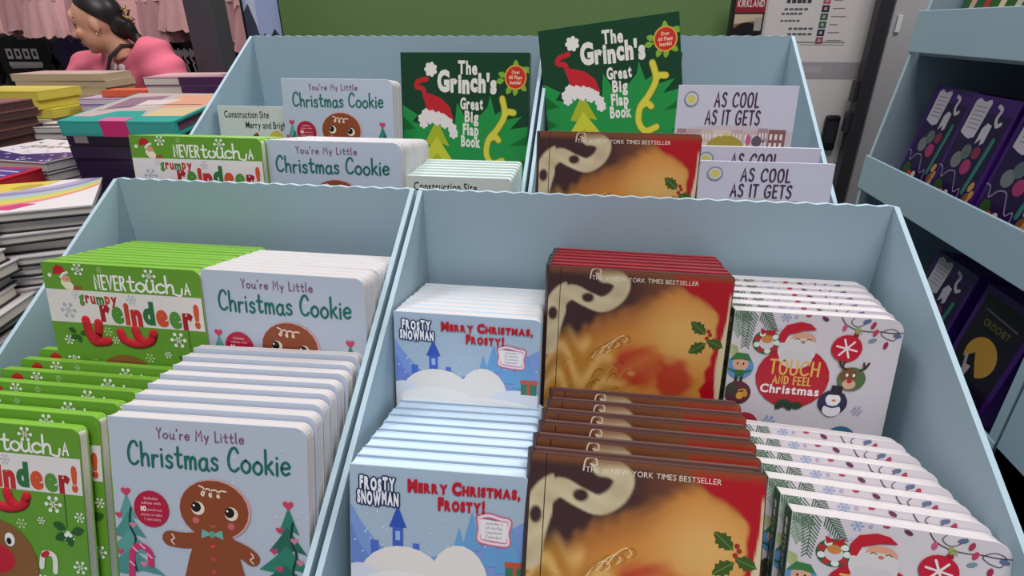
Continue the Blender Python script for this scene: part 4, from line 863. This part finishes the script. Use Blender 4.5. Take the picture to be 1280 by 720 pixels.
# ------------------------------------------------------------------ garment racks
rk = thing('clothing_rack', 'black rail rack carrying pink tulle skirts', 'clothing rack', (-2.75, 3.35, 0)); sm_ = mat('#24222a', .4, metal=.6)
bm = bmesh.new(); tube(bm, [(-1.15, 0, 2.075), (1.15, 0, 2.075)], .014); obj('rail', bm, sm_, rk, True)
for sx in (-1, 1):
    bm = bmesh.new(); tube(bm, [(sx * 1.13, 0, .02), (sx * 1.13, 0, 2.075)], .016); obj('upright', bm, sm_, rk, True)
    bm = bmesh.new(); tube(bm, [(sx * 1.13, -.28, .016), (sx * 1.13, .28, .016)], .016); obj('foot', bm, sm_, rk, True)
def skirt(seed, dark):
    rnd = random.Random(seed); r = thing('tulle_skirt', 'x', 'skirt', (0, 0, 0))
    for nm, z0, z1, r0, r1, col in (('upper_tier', -.02, -.36, .07, .155, '#d8aaaa'), ('lower_tier', -.30, -.56, .13, .20, '#cc9c9c' if not dark else '#b08488')):
        bm = bmesh.new(); rings = []; N = 72
        for k in range(11):
            f = k / 10; ring = []
            for a in range(N):
                t = 2 * math.pi * a / N; q = (r0 + (r1 - r0) * f ** .8) * (1 + .10 * f * math.sin(13 * t + seed) + .06 * f * math.sin(29 * t + 2 * seed) + (rnd.uniform(-.05, .05) if k == 10 else 0))
                ring.append(bm.verts.new((q * math.cos(t), .62 * q * math.sin(t), z0 + (z1 - z0) * f + (rnd.uniform(-.012, .012) if k == 10 else 0))))
            rings.append(ring)
        for A, B in zip(rings, rings[1:]):
            for a in range(N): bm.faces.new((A[a], A[(a + 1) % N], B[(a + 1) % N], B[a]))
        bm.faces.new(rings[0])
        obj(nm, bm, mat(col, .9, .12, 40, .3), r, True)
    bm = bmesh.new(); tube(bm, [(-.09, 0, -.02), (-.07, 0, .02), (0, 0, .06), (.07, 0, .02), (.09, 0, -.02)], .006); tube(bm, [(0, 0, .06), (0, 0, .095), (.012, 0, .115), (0, 0, .13)], .003); obj('hanger', bm, mat('#d8d4d0', .4), r, True)
    return r
SK = [skirt(1, False), skirt(4, True)]
for i in range(10):
    o = SK[i] if i < 2 else copy_tree(SK[i % 2])
    x = -3.72 + .225 * i
    dz = (0.03, -.01, .02, 0)[i % 4] - (.07 if i >= 8 else 0)
    o.location = (x, 3.35 + (.02 if i % 2 else -.02), 2.075 - .107); o.scale = (1, 1, (1, .97, 1.02, .98, 1, 1.06, .96, 1.08, 1.16, 1.14)[i])
    tag(o, 'pink tulle skirt, ' + ['leftmost on the rack', 'second from left on the rack', 'third from left on the rack', 'fourth from left, above the dark shirts', 'fifth from left, behind the woman', 'sixth from left, right of the woman', 'seventh from left, near the post', 'eighth from left, hidden by the post', 'ninth from left, just right of the post', 'rightmost beside the tree poster'][i], 'skirt', 'pink tulle skirts on the rack')
rk2 = thing('clothing_rack', 'low rail rack of black printed shirts behind the woman', 'clothing rack', (-2.9, 3.62, 0))
bm = bmesh.new(); tube(bm, [(-1.3, 0, 1.46), (1.3, 0, 1.46)], .014); obj('rail', bm, sm_, rk2, True)
for sx in (-1, 1):
    bm = bmesh.new(); tube(bm, [(sx * 1.28, 0, .02), (sx * 1.28, 0, 1.46)], .016); obj('upright', bm, sm_, rk2, True)
    bm = bmesh.new(); tube(bm, [(sx * 1.28, -.25, .016), (sx * 1.28, .25, .016)], .016); obj('foot', bm, sm_, rk2, True)
def shirt(col, kind):
    r = thing('shirt', 'x', 'shirt'); w = .2
    P = [(-w, -.62), (w, -.62), (w * .98, -.2), (w * 1.0, -.16), (w * 1.35, -.28), (w * 1.55, -.2), (w * 1.0, .0), (.08, .03), (.05, .0), (-.05, .0), (-.08, .03), (-w, .0), (-w * 1.55, -.2), (-w * 1.35, -.28), (-w, -.16), (-w * .98, -.2)]
    bm = bmesh.new(); prism(bm, P, 'y', -.03, .03)
    bmesh.ops.bevel(bm, geom=[e for e in bm.edges if abs(e.verts[0].co.y - e.verts[1].co.y) < .001], offset=.012, segments=2, affect='EDGES'); obj('cloth', bm, mat(col, .9, .15, 20, .4), r)
    if kind:
        a = Art(.26, .2, col, .8); a.layer = 3
        if kind == 1:
            rr = random.Random(3)
            for k in range(6): a.line([(.08 + .16 * k, .1), (.05 + .16 * k, .3), (.12 + .16 * k, .42)], .05, '#b9b2b6'); a.ell(.14 + .15 * k, .2, .06, .09, '#b9b2b6', 20); 
            for k in range(4): a.line([(.2 + .18 * k, .45), (.24 + .18 * k, .65)], .05, '#b9b2b6', False)
        else:
            for k in range(4): a.rect(.02 + .25 * k, .1, .2 + .25 * k, .35, '#bdb5b6'); a.rect(.07 + .25 * k, .16, .15 + .25 * k, .28, col)
            a.rect(0, .42, 1, .52, '#bdb5b6'); a.poly([(.0, .5), (1, .5), (.95, .56), (.05, .58)], '#a79fa2')
        bm = bmesh.new(); a.add(bm); bmesh.ops.translate(bm, vec=(-.13, -.0305, -.225), verts=bm.verts[:])
        obj('graphic', bm, a.mats, r)
    bm = bmesh.new(); tube(bm, [(-.16, 0, -.03), (0, 0, .045), (.16, 0, -.03)], .006); tube(bm, [(0, 0, .045), (0, 0, .075), (.012, 0, .09), (0, 0, .105)], .003); obj('hanger', bm, mat('#5a565c', .4), r, True)
    return r
SH = {0: shirt('#17141a', 0), 1: shirt('#18151b', 1), 2: shirt('#17141a', 2), 3: shirt('#3a1a24', 0), 4: shirt('#2f2148', 0)}
for i, (kd, x, lb) in enumerate(((2, -3.86, 'black shirt with white block print at left frame edge'), (4, -3.40, 'dark violet shirt left of the woman'), (3, -3.10, 'dark maroon shirt just left of the woman'), (0, -2.88, 'plain black shirt behind the woman'), (1, -2.63, 'black shirt with jagged white lettering beside the post'), (0, -2.3, 'plain black shirt half behind the post'), (0, -1.98, 'plain black shirt right of the post'))):
    o = SH[kd] if not any(kd == q[0] for q in [((2,), ), ]) and SH[kd].get('used') is None else copy_tree(SH[kd])
    SH[kd]['used'] = 1
    o.location = (x, 3.62, 1.46 - .09); tag(o, lb, 'shirt', 'dark shirts on the low rack')
for o in bpy.data.objects:
    if 'used' in o: del o['used']

# ------------------------------------------------------------------ the woman behind the table
def remesh(bm, name, vox, mats, parent, smooth=8):
    me = bpy.data.meshes.new(name); bm.to_mesh(me); bm.free(); o = bpy.data.objects.new(name, me); COL.objects.link(o)
    m = o.modifiers.new('r', 'REMESH'); m.mode = 'VOXEL'; m.voxel_size = vox
    s = o.modifiers.new('s', 'SMOOTH'); s.factor = .5; s.iterations = smooth
    dg = bpy.context.evaluated_depsgraph_get(); out = bpy.data.meshes.new_from_object(o.evaluated_get(dg)); out.name = name
    bpy.data.objects.remove(o); bpy.data.meshes.remove(me); out.materials.clear()
    return link(name, out, mats, parent, True)
WO = Vector((-2.15, 2.60, 0))
wm = thing('person', 'dark haired woman in pink T-shirt bending over the book table', 'person', WO)
def chain(bm, pts, radii, edges=None):
    """tapering limbs: the surface swept by a ball whose radius runs from joint to joint (fused afterwards into one skin)"""
    P = [Vector(p) - WO for p in pts]; RR = [Vector((r, r, r)) if not isinstance(r, tuple) else Vector((r[0], r[1], min(r))) for r in radii]
    for a, b in edges or [(i, i + 1) for i in range(len(pts) - 1)]:
        L = (P[b] - P[a]).length; n = max(2, int(L / (.3 * min(min(RR[a]), min(RR[b]))))); n = min(n, 14)
        for k in range(n + 1):
            f = k / n; r = RR[a].lerp(RR[b], f); ball(bm, P[a].lerp(P[b], f), 1, tuple(r), u=16, v=12)
SKIN = mat('#c8957c', .5, .06, 30)
J = dict(pel=(-2.13, 2.62, .90), wai=(-2.12, 2.60, 1.06), che=(-2.12, 2.55, 1.22), nk0=(-2.165, 2.49, 1.345), nk1=(-2.175, 2.46, 1.40),
         ls=(-1.985, 2.48, 1.32), le=(-1.86, 2.42, 1.09), lw=(-1.90, 2.34, .90), rs=(-2.40, 2.54, 1.275), re=(-2.52, 2.46, 1.05), rw=(-2.42, 2.36, .90),
         lh=(-2.05, 2.63, .84), lk=(-2.04, 2.60, .46), la=(-2.04, 2.66, .08), lt=(-2.05, 2.54, .035), rh=(-2.22, 2.64, .84), rk=(-2.23, 2.61, .46), ra=(-2.23, 2.67, .08), rt=(-2.25, 2.55, .035))
bm = bmesh.new()
keys = ['pel', 'wai', 'che', 'nk0', 'nk1', 'ls', 'le', 'lw', 'rs', 're', 'rw', 'lh', 'lk', 'la', 'lt', 'rh', 'rk', 'ra', 'rt']; ix = {k: i for i, k in enumerate(keys)}
rad = dict(pel=(.15, .12), wai=(.14, .11), che=(.15, .11), nk0=.07, nk1=.052, ls=.062, le=.043, lw=.028, rs=.062, re=.043, rw=.028, lh=.085, lk=.058, la=.038, lt=.032, rh=.085, rk=.058, ra=.038, rt=.032)
E_ = [('pel', 'wai'), ('wai', 'che'), ('che', 'nk0'), ('nk0', 'nk1'), ('che', 'ls'), ('ls', 'le'), ('le', 'lw'), ('che', 'rs'), ('rs', 're'), ('re', 'rw'), ('pel', 'lh'), ('lh', 'lk'), ('lk', 'la'), ('la', 'lt'), ('pel', 'rh'), ('rh', 'rk'), ('rk', 'ra'), ('ra', 'rt')]
chain(bm, [J[k] for k in keys], [rad[k] for k in keys], [(ix[a], ix[b]) for a, b in E_])
# head: modelled facing -Y, then turned to her right and bowed
HM = Matrix.Translation(Vector((-2.185, 2.43, 1.466)) - WO) @ Matrix.Rotation(R(-68), 4, 'Z') @ Matrix.Rotation(R(14), 4, 'X')
hb = bmesh.new()
ball(hb, (0, .012, .02), 1, (.078, .096, .096), u=32, v=24); ball(hb, (0, -.02, -.045), 1, (.062, .072, .07), u=28, v=20); ball(hb, (0, -.062, -.093), 1, (.026, .024, .02))
ball(hb, (0, -.074, .04), 1, (.05, .014, .034)); ball(hb, (0, -.106, -.024), 1, (.015, .018, .014)); tube(hb, [(0, -.082, .022), (0, -.094, -.002), (0, -.106, -.02)], [.008, .010, .012], 10); ball(hb, (0, -.086, -.058), 1, (.022, .012, .007)); ball(hb, (0, -.083, -.069), 1, (.02, .012, .008))
for sx in (-1, 1):
    ball(hb, (sx * .04, -.066, -.025), 1, (.024, .022, .022)); ball(hb, (sx * .079, .012, -.012), 1, (.009, .018, .031)); ball(hb, (sx * .011, -.09, -.03), 1, (.009, .011, .008))
tube(hb, [(0, .02, -.03), (0, .03, -.1), (.0, .035, -.16)], [.05, .048, .05], 16)
bmesh.ops.transform(hb, matrix=HM, verts=hb.verts[:]); tm = bpy.data.meshes.new('t'); hb.to_mesh(tm); hb.free(); bm.from_mesh(tm); bpy.data.meshes.remove(tm)
# hands: palm and five bent fingers resting forward on the table edge
for key, sgn in (('lw', 1), ('rw', -1)):
    w0 = Vector(J[key]); f = Vector((-.12 * sgn, -.85, -.45)).normalized(); sd = f.cross(Vector((0, 0, 1))).normalized() * sgn; dn = Vector((0, 0, -1))
    pc = w0 + f * .085
    chain(bm, [w0, w0 + f * .03, pc], [.026, (.034, .018), (.04, .016)])
    for k, ln in enumerate((.062, .074, .07, .054)):
        b0 = pc - f * .012 + sd * (-.030 + .02 * k); chain(bm, [b0, b0 + f * .035, b0 + f * (.035 + ln * .5) + dn * .012, b0 + f * (.03 + ln * .85) + dn * .036], [.0105, .0095, .0088, .0075])
    b0 = w0 + f * .035 - sd * .024; chain(bm, [b0, b0 - sd * .022 + f * .02, b0 - sd * .034 + f * .048 + dn * .008, b0 - sd * .034 + f * .072 + dn * .018], [.013, .011, .0105, .0085])
remesh(bm, 'body', .0065, [SKIN], wm, 5)
# face marks
fm = bmesh.new()
for sx in (-1, 1): ball(fm, (sx * .031, -.0715, .012), 1, (.013, .006, .005), mi=0)
for sx in (-1, 1): tube(fm, [(sx * .016, -.084, .036), (sx * .034, -.075, .042), (sx * .05, -.06, .036)], [.003, .004, .002], 6, 0)
bmesh.ops.transform(fm, matrix=HM, verts=fm.verts[:])
ob_ = obj('brows_and_lashes', fm, [mat('#2a1c1a', .6)], wm, True)
lp = bmesh.new(); ball(lp, (0, -.095, -.0575), 1, (.02, .007, .005)); ball(lp, (0, -.092, -.068), 1, (.018, .007, .006)); bmesh.ops.transform(lp, matrix=HM, verts=lp.verts[:]); obj('lips', lp, mat('#96504c', .45), wm, True)
# hair: smooth cap, low tail and clip
hm = bmesh.new(); ball(hm, (0, .022, .028), 1, (.086, .097, .1), u=40, v=30)
for v in list(hm.verts):      # hairline: high on the brow, running back above the ear
    lim = -.062 + max(0, (.112 - v.co.z)) * .92
    if v.co.y < lim: v.co.y = lim; v.co.x *= .93
    if v.co.z < -.03: v.co.z = -.03; v.co.x *= .85
ball(hm, (0, .075, -.02), 1, (.062, .045, .07)); ball(hm, (0, .108, -.05), 1, (.036, .03, .05)); tube(hm, [(0, .10, -.03), (.0, .13, -.12), (.01, .135, -.2), (.015, .13, -.25)], [.04, .03, .024, .01], 12)
bmesh.ops.transform(hm, matrix=HM, verts=hm.verts[:]); hair_ = remesh(hm, 'hair', .006, [mat('#1d1618', .38, .25, 90, .2)], wm, 4)
cm = bmesh.new()
for k in range(6): a = k * 1.05; tube(cm, [(.022 * math.cos(a), .118 + .01 * (k % 2), .0 + .026 * math.sin(a)), (.034 * math.cos(a + .5), .138, .036 * math.sin(a + .5)), (.024 * math.cos(a + 1.05), .12, .028 * math.sin(a + 1.05))], .0055, 8)
bmesh.ops.transform(cm, matrix=HM, verts=cm.verts[:]); obj('hair_clip', cm, mat('#a98a5a', .3, metal=.5), hair_, True)
em = bmesh.new(); ball(em, (-.083, .005, -.044), .0035); ball(em, (.083, .005, -.044), .0035); bmesh.ops.transform(em, matrix=HM, verts=em.verts[:]); obj('earring', em, mat('#d8d4d8', .2, metal=.6), wm, True)
# loose T-shirt, trousers, shoes
tm_ = bmesh.new()
tk = ['hip', 'wai', 'che', 'nk0', 'ls', 'lb', 'lc', 'rs', 'rb', 'rc']
TJ = dict(hip=(-2.12, 2.62, .86), wai=J['wai'], che=(-2.11, 2.56, 1.2), nk0=(-2.17, 2.50, 1.33), ls=(-1.995, 2.49, 1.325), lb=(-1.905, 2.44, 1.20), lc=(-1.862, 2.42, 1.10), rs=(-2.39, 2.54, 1.27), rb=(-2.475, 2.49, 1.15), rc=(-2.525, 2.45, 1.06))
TR_ = dict(hip=(.20, .155), wai=(.20, .155), che=(.20, .15), nk0=(.085, .075), ls=(.098, .09), lb=(.098, .085), lc=(.088, .078), rs=(.09, .085), rb=(.088, .08), rc=(.082, .074))
ti = {k: i for i, k in enumerate(tk)}
chain(tm_, [TJ[k] for k in tk], [TR_[k] for k in tk], [(ti[a], ti[b]) for a, b in (('hip', 'wai'), ('wai', 'che'), ('che', 'nk0'), ('che', 'ls'), ('ls', 'lb'), ('lb', 'lc'), ('che', 'rs'), ('rs', 'rb'), ('rb', 'rc'))])
PINK = mat('#d4687e', .85, .06, 14, .25)
sh_ = remesh(tm_, 'shirt', .012, [PINK], wm, 6)
for v in sh_.data.vertices:      # cloth folds
    p = v.co; d = .007 * math.sin(38 * p.x + 22 * p.z + 3 * math.sin(17 * p.z)) + .005 * math.sin(60 * p.z - 30 * p.x); v.co += v.normal * d
pr = bmesh.new(); rr = random.Random(9)
for k in range(16):
    x, z = rr.uniform(-.06, .06), rr.uniform(-.12, .06); ball(pr, (x, 0, z), 1, (rr.uniform(.012, .03), .004, rr.uniform(.008, .02)), u=8, v=6)
bmesh.ops.transform(pr, matrix=Matrix.Translation(Vector((-2.12, 2.408, 1.265)) - WO) @ Matrix.Rotation(R(-8), 4, 'X'), verts=pr.verts[:]); obj('shirt_print', pr, mat('#d9c3c6', .8), sh_, True)
st = bmesh.new(); tube(st, [tuple(Vector(p) - WO) for p in ((-2.06, 2.54, 1.37), (-2.09, 2.42, 1.375), (-2.13, 2.385, 1.33), (-2.19, 2.385, 1.22), (-2.25, 2.38, 1.08), (-2.3, 2.46, .95))], .008, 8); obj('bag_strap', st, mat('#2a2228', .6, .3, 120), wm, True)
pm_ = bmesh.new(); TRS = mat('#2a2a34', .8, .1, 30, .2)
chain(pm_, [J['pel'], J['lh'], J['lk'], (-2.04, 2.655, .12), J['rh'], J['rk'], (-2.23, 2.665, .12)], [(.165, .13), .105, .08, .066, .105, .08, .066], [(0, 1), (1, 2), (2, 3), (0, 4), (4, 5), (5, 6)]); remesh(pm_, 'trousers', .012, [TRS], wm, 4)
for nm in ('l', 'r'):
    sb = bmesh.new(); a, t = Vector(J[nm + 'a']) - WO, Vector(J[nm + 't']) - WO
    chain(sb, [a + WO + Vector((0, .03, -.03)), a + WO + Vector((0, -.03, -.02)), t + WO + Vector((0, .0, .008)), t + WO + Vector((0, -.06, .004))], [(.04, .048), (.044, .052), (.046, .038), (.036, .03)])
    for v in sb.verts: v.co.z = max(v.co.z, .001)
    obj('shoe', sb, mat('#d8d4d0', .5), wm, True)
